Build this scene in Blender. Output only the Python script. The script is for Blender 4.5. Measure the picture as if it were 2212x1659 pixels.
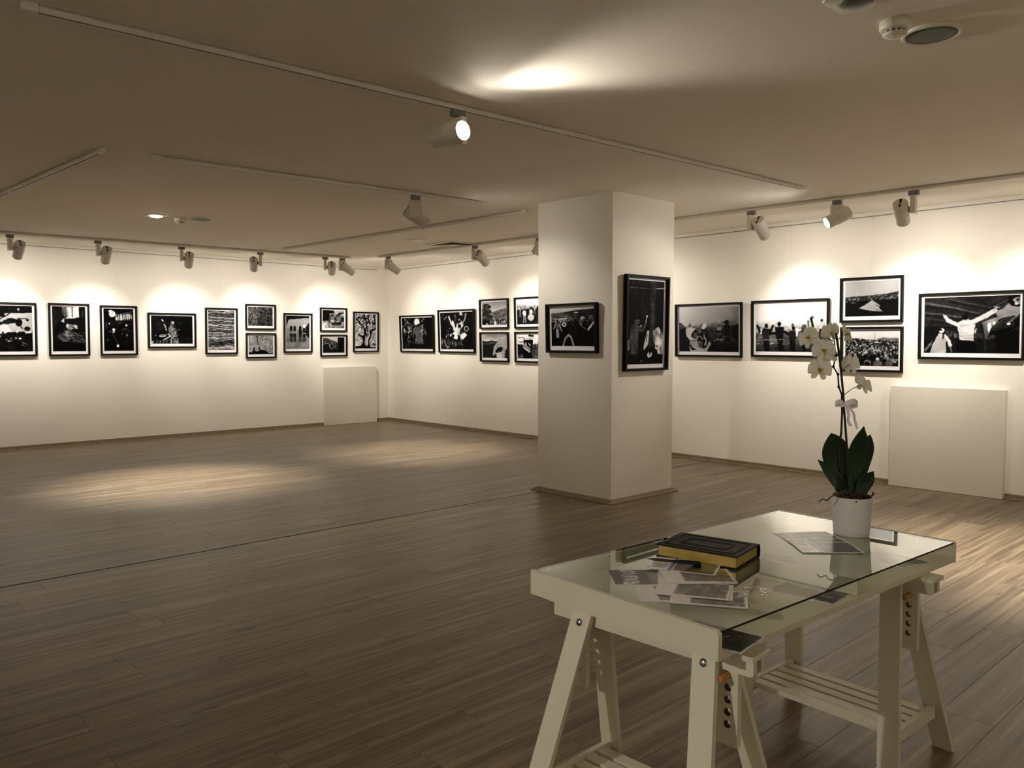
import bpy, math, random
import numpy as np
from mathutils import Vector, Matrix, Euler

# ------------------------------------------------------------------ clear
for o in list(bpy.data.objects):
    bpy.data.objects.remove(o, do_unlink=True)
S = bpy.context.scene
COL = S.collection
R = math.radians
random.seed(7)

# ------------------------------------------------------------------ camera, world, exposure
CAM = Vector((12.727, -8.590, 1.5))
cd = bpy.data.cameras.new('camera')
cam = bpy.data.objects.new('camera', cd)
COL.objects.link(cam)
cam.location = CAM
cam.rotation_euler = (R(90 - 3.079), R(0.0), R(47.278))
cd.sensor_fit = 'HORIZONTAL'
cd.sensor_width = 36.0
cd.lens = 28.297
cd.clip_start = 0.05
S.camera = cam

W = bpy.data.worlds.new('world')
S.world = W
W.use_nodes = True
W.node_tree.nodes['Background'].inputs['Color'].default_value = (0.9, 0.8, 0.65, 1)
W.node_tree.nodes['Background'].inputs['Strength'].default_value = 0.02

S.view_settings.view_transform = 'Standard'
S.view_settings.look = 'None'
S.view_settings.gamma = 1.0
S.view_settings.use_curve_mapping = False
S.view_settings.exposure = 0.0
S.cycles.diffuse_bounces = 8
S.cycles.max_bounces = 14
S.cycles.transparent_max_bounces = 16

WARM = (1.0, 0.935, 0.82)
P_WALL = 122.0         # track spots on the two long walls
P_DOWN = 330.0         # recessed downlights
H = 2.85              # ceiling height

# ------------------------------------------------------------------ materials
def mat(name, color=(0.8, 0.8, 0.8), rough=0.5, metal=0.0, spec=0.5, emit=None, estr=0.0):
    m = bpy.data.materials.new(name)
    m.use_nodes = True
    b = m.node_tree.nodes['Principled BSDF']
    b.inputs['Base Color'].default_value = (*color, 1)
    b.inputs['Roughness'].default_value = rough
    b.inputs['Metallic'].default_value = metal
    b.inputs['Specular IOR Level'].default_value = spec
    if emit:
        b.inputs['Emission Color'].default_value = (*emit, 1)
        b.inputs['Emission Strength'].default_value = estr
    return m

def noisy(m, scale, amount, bump=0.0, bscale=None, detail=4.0, coord='Object'):
    """fine procedural variation of tone and a little relief on a plain material"""
    nt = m.node_tree; N = nt.nodes; L = nt.links
    b = N['Principled BSDF']
    base = list(b.inputs['Base Color'].default_value)
    tc = N.new('ShaderNodeTexCoord')
    nz = N.new('ShaderNodeTexNoise'); nz.inputs['Scale'].default_value = scale; nz.inputs['Detail'].default_value = detail
    L.new(tc.outputs[coord], nz.inputs['Vector'])
    mr = N.new('ShaderNodeMapRange'); mr.inputs['To Min'].default_value = 1 - amount; mr.inputs['To Max'].default_value = 1 + amount
    mr.inputs['From Min'].default_value = 0.25; mr.inputs['From Max'].default_value = 0.75
    L.new(nz.outputs['Fac'], mr.inputs['Value'])
    mx = N.new('ShaderNodeMix'); mx.data_type = 'RGBA'; mx.blend_type = 'MULTIPLY'; mx.inputs['Factor'].default_value = 1.0
    mx.inputs['A'].default_value = base
    cb = N.new('ShaderNodeCombineColor')
    for k in ('Red', 'Green', 'Blue'):
        L.new(mr.outputs['Result'], cb.inputs[k])
    L.new(cb.outputs['Color'], mx.inputs['B'])
    L.new(mx.outputs['Result'], b.inputs['Base Color'])
    if bump:
        n2 = N.new('ShaderNodeTexNoise'); n2.inputs['Scale'].default_value = bscale or scale * 8; n2.inputs['Detail'].default_value = 3
        L.new(tc.outputs[coord], n2.inputs['Vector'])
        bp = N.new('ShaderNodeBump'); bp.inputs['Strength'].default_value = bump; bp.inputs['Distance'].default_value = 0.002
        L.new(n2.outputs['Fac'], bp.inputs['Height'])
        L.new(bp.outputs['Normal'], b.inputs['Normal'])
    return m

M_WALL = noisy(mat('wall_paint', (0.88, 0.84, 0.77), 0.75, spec=0.25), 0.9, 0.015, 0.10, 140)
M_CEIL = noisy(mat('ceiling_paint', (0.90, 0.835, 0.74), 0.9, spec=0.15), 0.7, 0.02, 0.06, 120)
M_COLUMN = noisy(mat('column_paint', (0.80, 0.76, 0.69), 0.8, spec=0.2), 1.2, 0.015, 0.10, 140)
M_BOX = noisy(mat('panel_paint', (0.74, 0.70, 0.62), 0.7, spec=0.25), 1.2, 0.015, 0.06, 140)
M_RAIL = mat('rail_paint', (0.80, 0.77, 0.71), 0.5)
M_GAP = mat('dark_bed', (0.03, 0.025, 0.02), 0.8)
M_TRACK = noisy(mat('track_enamel', (0.80, 0.77, 0.70), 0.45), 30, 0.02)
M_SLOT = mat('track_slot', (0.015, 0.012, 0.01), 0.6)
M_HEAD = noisy(mat('lamp_enamel', (0.74, 0.71, 0.64), 0.38), 40, 0.02)
M_ADAPT = mat('adapter_grey', (0.22, 0.21, 0.20), 0.5)
M_LENS = mat('lens_glow', (1, 0.95, 0.85), 0.3, emit=(1.0, 0.93, 0.80), estr=26.0)
M_LENSDIM = mat('lens_dim', (0.55, 0.48, 0.38), 0.3, emit=(1.0, 0.85, 0.62), estr=0.12)
M_LENSOFF = mat('lens_off', (0.10, 0.11, 0.09), 0.35)
M_FRAME = noisy(mat('black_frame', (0.005, 0.0042, 0.004), 0.6, spec=0.12), 60, 0.2)
M_BACK = mat('frame_back', (0.12, 0.09, 0.07), 0.8)
M_WIRE = mat('nylon_line', (0.76, 0.72, 0.65), 0.4)
M_TABLE = noisy(mat('table_lacquer', (0.72, 0.69, 0.55), 0.42), 5, 0.03, 0.05, 60)
M_STEEL = mat('bolt_steel', (0.42, 0.43, 0.45), 0.25, 1.0)
M_PEG = noisy(mat('peg_wood', (0.45, 0.22, 0.06), 0.5), 60, 0.2)
M_BORE = noisy(mat('bored_wood', (0.10, 0.055, 0.025), 0.7), 60, 0.2)
M_LEATHER = noisy(mat('black_leather', (0.009, 0.008, 0.007), 0.5, spec=0.22), 90, 0.3, 0.35, 220)
M_TOOL = mat('tooled_line', (0.003, 0.003, 0.003), 0.55)
M_GILT = noisy(mat('gilt_edges', (0.46, 0.33, 0.085), 0.45, 0.45), 25, 0.2)
M_PEN = mat('pen_black', (0.008, 0.008, 0.009), 0.25)
M_POT = mat('pot_glaze', (0.68, 0.67, 0.66), 0.28)
M_LEAF = noisy(mat('orchid_leaf', (0.010, 0.026, 0.007), 0.42, spec=0.35), 9, 0.35)
M_STEM = noisy(mat('orchid_stem', (0.014, 0.013, 0.008), 0.6), 40, 0.3)
M_PEDICEL = mat('flower_stalk', (0.12, 0.11, 0.045), 0.5)
M_ROOT = noisy(mat('aerial_root', (0.085, 0.075, 0.055), 0.8), 60, 0.3)
M_BARK = noisy(mat('bark_chips', (0.045, 0.022, 0.012), 0.9), 50, 0.5)
M_LIP = noisy(mat('flower_lip', (0.62, 0.50, 0.13), 0.5), 120, 0.4)
M_THROAT = mat('flower_throat', (0.38, 0.20, 0.03), 0.5)
M_RIBBON = mat('satin_ribbon', (0.90, 0.87, 0.88), 0.35)
M_PLASTIC = mat('detector_plastic', (0.72, 0.70, 0.58), 0.45)
M_GRILLE = noisy(mat('speaker_grille', (0.13, 0.135, 0.10), 0.6), 300, 0.5)
M_VENTDARK = mat('vent_dark', (0.14, 0.125, 0.10), 0.8)

def petal_material():
    m = mat('orchid_petal', (0.93, 0.92, 0.78), 0.55)
    b = m.node_tree.nodes['Principled BSDF']
    b.inputs['Subsurface Weight'].default_value = 0.35
    b.inputs['Subsurface Radius'].default_value = (0.01, 0.01, 0.006)
    b.inputs['Subsurface Scale'].default_value = 0.4
    return m
M_PETAL = petal_material()

def vcol_material(name, rough, spec):
    m = mat(name, rough=rough, spec=spec)
    nt = m.node_tree
    a = nt.nodes.new('ShaderNodeVertexColor'); a.layer_name = 'print'
    nt.links.new(a.outputs['Color'], nt.nodes['Principled BSDF'].inputs['Base Color'])
    return m
M_PRINT = vcol_material('printed_paper', 0.7, 0.06)
M_CARD = vcol_material('glossy_card', 0.22, 0.35)

def glass_material(name, tint, ior=1.5):
    m = bpy.data.materials.new(name); m.use_nodes = True
    nt = m.node_tree; N = nt.nodes; L = nt.links
    for n in list(N):
        if n.type != 'OUTPUT_MATERIAL': N.remove(n)
    out = [n for n in N if n.type == 'OUTPUT_MATERIAL'][0]
    tr = N.new('ShaderNodeBsdfTransparent'); tr.inputs['Color'].default_value = (*tint, 1)
    gl = N.new('ShaderNodeBsdfGlossy'); gl.inputs['Roughness'].default_value = 0.004
    fr = N.new('ShaderNodeFresnel'); fr.inputs['IOR'].default_value = ior
    mx = N.new('ShaderNodeMixShader')
    ge = N.new('ShaderNodeNewGeometry'); sb = N.new('ShaderNodeMath'); sb.operation = 'SUBTRACT'; sb.inputs[0].default_value = 1.0
    ml = N.new('ShaderNodeMath'); ml.operation = 'MULTIPLY'
    L.new(ge.outputs['Backfacing'], sb.inputs[1]); L.new(sb.outputs[0], ml.inputs[0]); L.new(fr.outputs['Fac'], ml.inputs[1])
    m2 = N.new('ShaderNodeMath'); m2.operation = 'MULTIPLY'; m2.use_clamp = True; m2.inputs[1].default_value = 1.7   # both faces of the pane reflect
    L.new(ml.outputs[0], m2.inputs[0]); L.new(m2.outputs[0], mx.inputs['Fac']); L.new(tr.outputs['BSDF'], mx.inputs[1]); L.new(gl.outputs['BSDF'], mx.inputs[2])
    L.new(mx.outputs['Shader'], out.inputs['Surface'])
    return m
M_GLASS = glass_material('sheet_glass', (0.93, 0.965, 0.93))
M_FILM = glass_material('clear_film', (0.95, 0.95, 0.91), 1.35)
_n = M_FILM.node_tree; _o = [q for q in _n.nodes if q.type == 'OUTPUT_MATERIAL'][0]; _s = _o.inputs['Surface'].links[0].from_socket
_d = _n.nodes.new('ShaderNodeBsdfDiffuse'); _d.inputs['Color'].default_value = (0.85, 0.84, 0.78, 1)
_m = _n.nodes.new('ShaderNodeMixShader'); _m.inputs['Fac'].default_value = 0.10
_n.links.new(_s, _m.inputs[1]); _n.links.new(_d.outputs[0], _m.inputs[2]); _n.links.new(_m.outputs[0], _o.inputs['Surface'])
M_GEDGE = mat('glass_edge', (0.004, 0.010, 0.007), 0.15)

def wood_material(name, from_attr, floor=True):
    m = bpy.data.materials.new(name); m.use_nodes = True
    nt = m.node_tree; N = nt.nodes; L = nt.links
    b = N['Principled BSDF']
    tc = N.new('ShaderNodeTexCoord')
    if from_attr:
        rnd = N.new('ShaderNodeAttribute'); rnd.attribute_name = 'plank_random'; r_out = rnd.outputs['Fac']
    else:
        rnd = N.new('ShaderNodeObjectInfo'); r_out = rnd.outputs['Random']
    sc = N.new('ShaderNodeVectorMath'); sc.operation = 'SCALE'; sc.inputs[0].default_value = (37.0, 91.0, 53.0)
    L.new(r_out, sc.inputs['Scale'])
    ad = N.new('ShaderNodeVectorMath'); ad.operation = 'ADD'
    L.new(tc.outputs['Object'], ad.inputs[0]); L.new(sc.outputs[0], ad.inputs[1])
    def nz(scale, detail, rough=0.55, dist=0.0):
        mp = N.new('ShaderNodeMapping'); mp.inputs['Scale'].default_value = scale
        L.new(ad.outputs[0], mp.inputs['Vector'])
        n = N.new('ShaderNodeTexNoise'); n.inputs['Scale'].default_value = 1.0
        n.inputs['Detail'].default_value = detail; n.inputs['Roughness'].default_value = rough; n.inputs['Distortion'].default_value = dist
        L.new(mp.outputs['Vector'], n.inputs['Vector'])
        return n.outputs['Fac']
    def math_(op, a, b_, clamp=False):
        n = N.new('ShaderNodeMath'); n.operation = op; n.use_clamp = clamp
        for i, v in enumerate((a, b_)):
            if isinstance(v, (int, float)): n.inputs[i].default_value = v
            else: L.new(v, n.inputs[i])
        return n.outputs[0]
    grain = nz((140, 2.6, 4), 6, 0.65, 0.25)
    streak = nz((30, 0.8, 2), 3, 0.55, 0.35)
    broad = nz((8, 0.5, 1), 2)
    kn = nz((17, 4.2, 1), 1.5)
    v = math_('ADD', math_('MULTIPLY', grain, 0.36), math_('MULTIPLY', streak, 0.62))
    v = math_('ADD', v, math_('MULTIPLY', broad, 0.10))
    v = math_('ADD', v, math_('MULTIPLY', math_('SUBTRACT', r_out, 0.5), 0.05))
    cr = N.new('ShaderNodeValToRGB')
    e = cr.color_ramp.elements
    e[0].position = 0.34; e[0].color = (0.058, 0.039, 0.022, 1)
    e[1].position = 0.74; e[1].color = (0.36, 0.278, 0.180, 1)
    k = e.new(0.46); k.color = (0.115, 0.079, 0.046, 1)
    k = e.new(0.58); k.color = (0.205, 0.150, 0.095, 1)
    L.new(v, cr.inputs['Fac'])
    knot = math_('MULTIPLY', math_('SUBTRACT', kn, 0.665), 7.0, True)
    mx = N.new('ShaderNodeMix'); mx.data_type = 'RGBA'
    L.new(knot, mx.inputs['Factor']); L.new(cr.outputs['Color'], mx.inputs['A']); mx.inputs['B'].default_value = (0.045, 0.028, 0.020, 1)
    L.new(mx.outputs['Result'], b.inputs['Base Color'])
    rr = N.new('ShaderNodeMapRange'); rr.inputs['To Min'].default_value = 0.27; rr.inputs['To Max'].default_value = 0.46
    L.new(grain, rr.inputs['Value']); L.new(rr.outputs['Result'], b.inputs['Roughness'])
    b.inputs['Specular IOR Level'].default_value = 0.6
    bp = N.new('ShaderNodeBump'); bp.inputs['Strength'].default_value = 0.12; bp.inputs['Distance'].default_value = 0.001
    L.new(grain, bp.inputs['Height']); L.new(bp.outputs['Normal'], b.inputs['Normal'])
    return m
M_PLANK = wood_material('laminate_oak', False)
M_FIELD = wood_material('laminate_oak_field', True)

def skirting_material():
    m = mat('skirting_oak', (0.21, 0.15, 0.085), 0.55)
    return noisy(m, 22, 0.22)
M_SKIRT = skirting_material()

# ------------------------------------------------------------------ mesh helpers
class MB:
    """collects shapes and links them as ONE mesh object"""
    def __init__(s): s.v = []; s.f = []; s.m = []; s.mi = 0; s.smooth = []
    def add(s, verts, faces, smooth=False):
        o = len(s.v); s.v += [tuple(p) for p in verts]
        for f in faces:
            s.f.append(tuple(i + o for i in f)); s.m.append(s.mi); s.smooth.append(smooth)
        return s
    def box(s, x0, x1, y0, y1, z0, z1):
        v = [(x0, y0, z0), (x1, y0, z0), (x1, y1, z0), (x0, y1, z0), (x0, y0, z1), (x1, y0, z1), (x1, y1, z1), (x0, y1, z1)]
        return s.add(v, [(0, 3, 2, 1), (4, 5, 6, 7), (0, 1, 5, 4), (1, 2, 6, 5), (2, 3, 7, 6), (3, 0, 4, 7)])
    def bevbox(s, x0, x1, y0, y1, z0, z1, b=0.002):
        """box with chamfered edges"""
        xs = (x0, x0 + b, x1 - b, x1); ys = (y0, y0 + b, y1 - b, y1); zs = (z0, z0 + b, z1 - b, z1)
        idx = {}; v = []
        def P(i, j, k):
            if (i, j, k) not in idx:
                idx[(i, j, k)] = len(v); v.append((xs[i], ys[j], zs[k]))
            return idx[(i, j, k)]
        f = []
        a, c = 1, 2
        f.append((P(a, a, 0), P(a, c, 0), P(c, c, 0), P(c, a, 0))); f.append((P(a, a, 3), P(c, a, 3), P(c, c, 3), P(a, c, 3)))
        f.append((P(a, 0, a), P(c, 0, a), P(c, 0, c), P(a, 0, c))); f.append((P(a, 3, a), P(a, 3, c), P(c, 3, c), P(c, 3, a)))
        f.append((P(0, a, a), P(0, a, c), P(0, c, c), P(0, c, a))); f.append((P(3, a, a), P(3, c, a), P(3, c, c), P(3, a, c)))
        f += [(P(a, a, 0), P(c, a, 0), P(c, 0, a), P(a, 0, a)), (P(a, c, 0), P(a, 3, a), P(c, 3, a), P(c, c, 0)),
              (P(a, a, 0), P(0, a, a), P(0, c, a), P(a, c, 0)), (P(c, a, 0), P(c, c, 0), P(3, c, a), P(3, a, a)),
              (P(a, a, 3), P(a, 0, c), P(c, 0, c), P(c, a, 3)), (P(a, c, 3), P(c, c, 3), P(c, 3, c), P(a, 3, c)),
              (P(a, a, 3), P(a, c, 3), P(0, c, c), P(0, a, c)), (P(c, a, 3), P(3, a, c), P(3, c, c), P(c, c, 3)),
              (P(a, 0, a), P(a, 0, c), P(0, a, c), P(0, a, a)), (P(c, 0, a), P(3, a, a), P(3, a, c), P(c, 0, c)),
              (P(a, 3, a), P(0, c, a), P(0, c, c), P(a, 3, c)), (P(c, 3, a), P(c, 3, c), P(3, c, c), P(3, c, a))]
        for i, ii in ((a, 0), (c, 3)):
            for j, jj in ((a, 0), (c, 3)):
                for k, kk in ((a, 0), (c, 3)):
                    f.append((P(ii, j, k), P(i, jj, k), P(i, j, kk)))
        return s.add(v, f)
    def prism(s, A, B):
        """solid between two equal-length loops A and B"""
        n = len(A)
        return s.add(list(A) + list(B), [tuple(range(n))[::-1], tuple(range(n, 2 * n))] + [(i, (i + 1) % n, n + (i + 1) % n, n + i) for i in range(n)])
    def lathe(s, prof, n=32, axis='z', org=(0, 0, 0), smooth=True, caps=True):
        """profile [(r, h)...] turned around an axis"""
        v = []
        for r, h in prof:
            for k in range(n):
                a = 2 * math.pi * k / n
                p = (r * math.cos(a), r * math.sin(a), h)
                if axis == 'x': p = (h, p[0], p[1])
                elif axis == 'y': p = (p[1], h, p[0])
                v.append((p[0] + org[0], p[1] + org[1], p[2] + org[2]))
        f = []
        for j in range(len(prof) - 1):
            for k in range(n):
                f.append((j * n + k, j * n + (k + 1) % n, (j + 1) * n + (k + 1) % n, (j + 1) * n + k))
        o = len(s.v)
        s.add(v, f, smooth)
        if caps:
            s.add([], [])
            s.f.append(tuple(o + k for k in range(n))[::-1]); s.m.append(s.mi); s.smooth.append(False)
            s.f.append(tuple(o + (len(prof) - 1) * n + k for k in range(n))); s.m.append(s.mi); s.smooth.append(False)
        return s
    def tube(s, pts, rad, n=8, smooth=True):
        pts = [Vector(p) for p in pts]
        rad = rad if isinstance(rad, (list, tuple)) else [rad] * len(pts)
        v = []; up = None
        for i, p in enumerate(pts):
            t = (pts[min(i + 1, len(pts) - 1)] - pts[max(i - 1, 0)]).normalized()
            if up is None:
                up = Vector((0, 0, 1)) if abs(t.z) < 0.9 else Vector((1, 0, 0))
            u = (up - t * up.dot(t)).normalized(); w = t.cross(u); up = u
            for k in range(n):
                a = 2 * math.pi * k / n
                v.append(p + (u * math.cos(a) + w * math.sin(a)) * rad[i])
        f = [(j * n + k, j * n + (k + 1) % n, (j + 1) * n + (k + 1) % n, (j + 1) * n + k) for j in range(len(pts) - 1) for k in range(n)]
        o = len(s.v); s.add(v, f, smooth)
        for lp in (tuple(o + k for k in range(n))[::-1], tuple(o + (len(pts) - 1) * n + k for k in range(n))):
            s.f.append(lp); s.m.append(s.mi); s.smooth.append(False)
        return s
    def xf(s, M):
        s.v = [tuple(M @ Vector(p)) for p in s.v]; return s
    def mesh(s, name, mats):
        me = bpy.data.meshes.new(name)
        me.from_pydata(s.v, [], s.f); me.update()
        for m in (mats if isinstance(mats, (list, tuple)) else [mats]): me.materials.append(m)
        me.polygons.foreach_set('material_index', s.m)
        me.polygons.foreach_set('use_smooth', s.smooth)
        return me
    def build(s, name, mats, parent=None, loc=None):
        o = bpy.data.objects.new(name, s.mesh(name, mats)); COL.objects.link(o)
        if parent: o.parent = parent
        if loc: o.location = loc
        return o

def tag(o, label=None, cat=None, group=None, kind=None):
    if label: o['label'] = label
    if cat: o['category'] = cat
    if group: o['group'] = group
    if kind: o['kind'] = kind
    return o

def thing(name, label, cat, loc=(0, 0, 0), rot=(0, 0, 0), group=None):
    o = bpy.data.objects.new(name, None); COL.objects.link(o)
    o.empty_display_size = 0.1
    o.location = loc; o.rotation_euler = rot
    return tag(o, label, cat, group)

def struct(o): o['kind'] = 'structure'; return o

def grid_mesh(name, w, h, cols, material, rim=0.0, axis='xz'):
    """flat print: a colour grid (rows from the top), real size w x h, centred; 'xz' upright facing -y, 'xy' lying face up; rim = thickness"""
    ny, nx = cols.shape[:2]
    X, Y = np.meshgrid(np.linspace(-w / 2, w / 2, nx), np.linspace(h / 2, -h / 2, ny))
    Z = np.zeros_like(X)
    P = np.stack([X, Z, Y], -1) if axis == 'xz' else np.stack([X, Y, Z], -1)
    P = P.reshape(-1, 3)
    idx = np.arange(nx * ny).reshape(ny, nx)
    F = np.stack([idx[1:, :-1], idx[1:, 1:], idx[:-1, 1:], idx[:-1, :-1]], -1).reshape(-1, 4)
    C = np.ones((nx * ny, 4), np.float32); C[:, :3] = cols.reshape(-1, 3)
    if rim:
        n0 = len(P)
        d = np.array([0, rim, 0]) if axis == 'xz' else np.array([0, 0, -rim])
        cs = [idx[0, 0], idx[0, -1], idx[-1, -1], idx[-1, 0]]
        P = np.concatenate([P, P[cs] + d, P[cs]])
        C = np.concatenate([C, np.tile(np.array([[.72, .70, .70, 1]], np.float32), (8, 1))])
        b = [n0, n0 + 1, n0 + 2, n0 + 3]; t = [n0 + 4, n0 + 5, n0 + 6, n0 + 7]
        F = np.concatenate([F, np.array([[b[0], b[1], b[2], b[3]]] + [[t[i], t[(i + 1) % 4], b[(i + 1) % 4], b[i]] for i in range(4)])])
    me = bpy.data.meshes.new(name)
    me.vertices.add(len(P)); me.vertices.foreach_set('co', P.astype(np.float32).ravel())
    me.loops.add(F.size); me.loops.foreach_set('vertex_index', F.astype(np.int32).ravel())
    me.polygons.add(len(F)); me.polygons.foreach_set('loop_start', np.arange(0, F.size, 4, dtype=np.int32))
    me.update(calc_edges=True); me.validate()
    at = me.color_attributes.new('print', 'FLOAT_COLOR', 'POINT')
    at.data.foreach_set('color', C.ravel())
    me.materials.append(material)
    return me

# ================================================================== THE ROOM
# x runs along the right-hand wall (y = 0), y along the left-hand wall (x = 0); their corner is the origin
XR, YB = 14.9, -12.6      # far ends of the hall
def wall(name, x0, x1, y0, y1):
    return struct(MB().box(x0, x1, y0, y1, -0.03, H + 0.1).build(name, M_WALL))
wall('wall_left', -0.15, 0, YB, 0.15)
wall('wall_right', 0, XR, 0, 0.15)
wall('wall_back', -0.15, XR + 0.15, YB - 0.15, YB)
wall('wall_far', XR, XR + 0.15, YB, 0.15)
struct(MB().box(-0.15, XR + 0.15, YB - 0.15, 0.15, H, H + 0.1).build('ceiling', M_CEIL))

# ---- floor: dark bed with laminate planks lying on it, an expansion strip at x = 7.07
floor = struct(MB().box(-0.15, XR + 0.15, YB - 0.15, 0.15, -0.06, -0.009).build('floor', M_GAP))
PW, PL, GAP = 0.195, 1.38, 0.0008
def plank_into(mb, x0, x1, y0, y1):
    b = 0.0011
    v = [(x0, y0, -0.009), (x1, y0, -0.009), (x1, y1, -0.009), (x0, y1, -0.009),
         (x0, y0, -0.0007), (x1, y0, -0.0007), (x1, y1, -0.0007), (x0, y1, -0.0007),
         (x0 + b, y0 + b, 0), (x1 - b, y0 + b, 0), (x1 - b, y1 - b, 0), (x0 + b, y1 - b, 0)]
    mb.add(v, [(0, 1, 5, 4), (1, 2, 6, 5), (2, 3, 7, 6), (3, 0, 4, 7), (4, 5, 9, 8), (5, 6, 10, 9), (6, 7, 11, 10), (7, 4, 8, 11), (8, 9, 10, 11)])
planks = []
JX = 7.07
rnd = random.Random(3)
def lay(x0, step, xe):
    x = x0
    while (x < xe - 0.01) if step > 0 else (x > xe + 0.01):
        a, b = (x, min(x + PW, xe)) if step > 0 else (max(x - PW, xe), x)
        y = YB - rnd.uniform(0, PL)
        while y < -0.005:
            ya, yb = max(y, YB), min(y + PL, -0.004)
            if yb - ya > 0.03:
                planks.append((a + GAP / 2, b - GAP / 2, ya + GAP / 2, yb - GAP / 2))
            y += PL
        x += step * PW
lay(JX + 0.007, 1, XR)
lay(JX - 0.007, -1, 0.0)
fw = Vector((-math.sin(R(47.278)), math.cos(R(47.278)))); rt = Vector((math.cos(R(47.278)), math.sin(R(47.278))))
def shown(p):
    best = 0
    for fx in (0.2, 0.8):
        for fy in (0.1, 0.5, 0.9):
            d = Vector((p[0] + (p[1] - p[0]) * fx - CAM.x, p[2] + (p[3] - p[2]) * fy - CAM.y))
            f, s = d.dot(fw), d.dot(rt)
            if f > 1.9 and abs(s / f) < 0.66:
                best = max(best, (p[3] - p[2]) / f ** 3)
    return best
planks.sort(key=shown, reverse=True)
full_mesh = None
for p in planks[:296]:
    w, l = p[1] - p[0], p[3] - p[2]
    if abs(w - (PW - GAP)) < 1e-6 and abs(l - (PL - GAP)) < 1e-6:
        if full_mesh is None:
            mb = MB(); plank_into(mb, -w / 2, w / 2, -l / 2, l / 2); full_mesh = mb.mesh('plank', M_PLANK)
        me = full_mesh
    else:
        mb = MB(); plank_into(mb, -w / 2, w / 2, -l / 2, l / 2); me = mb.mesh('plank', M_PLANK)
    o = bpy.data.objects.new('plank', me); COL.objects.link(o); o.parent = floor
    o.location = ((p[0] + p[1]) / 2, (p[2] + p[3]) / 2, 0)
mb = MB()
for p in planks[296:]: plank_into(mb, *p)
o = mb.build('far_planking', M_FIELD, floor); o['kind'] = 'stuff'
at = o.data.attributes.new('plank_random', 'FLOAT', 'FACE')
vals = []
for p in planks[296:]: vals += [rnd.random()] * 9
at.data.foreach_set('value', vals)
MB().bevbox(JX - 0.0065, JX + 0.0065, YB, -0.01, -0.009, 0.0015, 0.001).build('expansion_strip', M_SLOT, floor)

# ---- skirting boards
def skirt(name, pts):
    """moulded skirting: profile swept along straight runs; pts = list of (start, end, inward normal)"""
    mb = MB()
    for (a, b, n) in pts:
        a, b, n = Vector(a), Vector(b), Vector(n)
        prof = [(0.0005, 0.0), (0.022, 0.0), (0.022, 0.007), (0.015, 0.014), (0.012, 0.044), (0.008, 0.052), (0.0005, 0.052)]
        A = [(a.x + n.x * d, a.y + n.y * d, z) for d, z in prof]; B = [(b.x + n.x * d, b.y + n.y * d, z) for d, z in prof]
        mb.prism(A, B)
    return struct(mb.build(name, M_SKIRT))
skirt('baseboard_left', [((0, YB), (0, -5.103), (1, 0)), ((0, -5.1), (0, -3.003), (1, 0)), ((0, -3.0), (0, -1.396), (1, 0)), ((0, -0.325), (0, -0.02), (1, 0))])
skirt('baseboard_right', [((0.0, 0), (3.9, 0), (0, -1)), ((3.903, 0), (9.275, 0), (0, -1)), ((10.335, 0), (XR, 0), (0, -1))])

# ---- square column with its own flared skirting
CX0, CX1, CY0, CY1 = 7.0, 7.955, -2.945, -2.02
column = struct(MB().box(CX0, CX1, CY0, CY1, 0, H).build('column', M_COLUMN))
mb = MB()
prof = [(0.001, 0.0005), (0.052, 0.0005), (0.052, 0.008), (0.040, 0.012), (0.012, 0.036), (0.001, 0.038)]
def ring(d, z): return [(CX0 - d, CY0 - d, z), (CX1 + d, CY0 - d, z), (CX1 + d, CY1 + d, z), (CX0 - d, CY1 + d, z)]
v = []; f = []
for d, z in prof: v += ring(d, z)
for i in range(len(prof) - 1):
    for k in range(4): f.append((i * 4 + k, i * 4 + (k + 1) % 4, (i + 1) * 4 + (k + 1) % 4, (i + 1) * 4 + k))
mb.add(v, f)
mb.build('column_skirting', M_SKIRT, column)

# ---- boxed-in low panels against the walls
def low_panel(name, label, x0, x1, y0, y1, z1):
    o = MB().bevbox(x0, x1, y0, y1, 0.002, z1, 0.002).build(name, M_BOX)
    return tag(o, label, 'panel')
low_panel('low_panel', 'low white boxed panel on the floor in the far corner, under the tree picture', 0.001, 0.086, -1.39, -0.33, 1.028)
low_panel('low_panel', 'large white boxed panel on the floor behind the orchid, against the right wall', 9.278, 10.332, -0.076, -0.001, 1.035)

# ---- picture rail under the ceiling
def rail(name, a, b, n):
    mb = MB(); a, b, n = Vector(a), Vector(b), Vector(n)
    prof = [(0.0, H - 0.042), (0.010, H - 0.042), (0.016, H - 0.036), (0.016, H - 0.0005), (0.0, H - 0.0005)]
    mb.prism([(a.x + n.x * d, a.y + n.y * d, z) for d, z in prof], [(b.x + n.x * d, b.y + n.y * d, z) for d, z in prof])
    o = struct(mb.build(name, M_RAIL))
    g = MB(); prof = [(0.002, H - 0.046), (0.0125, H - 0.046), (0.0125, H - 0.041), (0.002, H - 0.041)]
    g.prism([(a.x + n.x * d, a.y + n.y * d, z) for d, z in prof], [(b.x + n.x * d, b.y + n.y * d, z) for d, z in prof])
    g.build('rail_dark_strip', noisy(mat('rail_dark_tone', (0.20, 0.17, 0.13), 0.7), 9, 0.1), o)  # dark strip along the bottom edge of the rail
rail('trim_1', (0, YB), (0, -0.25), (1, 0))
rail('trim_2', (0.3, 0), (XR, 0), (0, -1))

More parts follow.
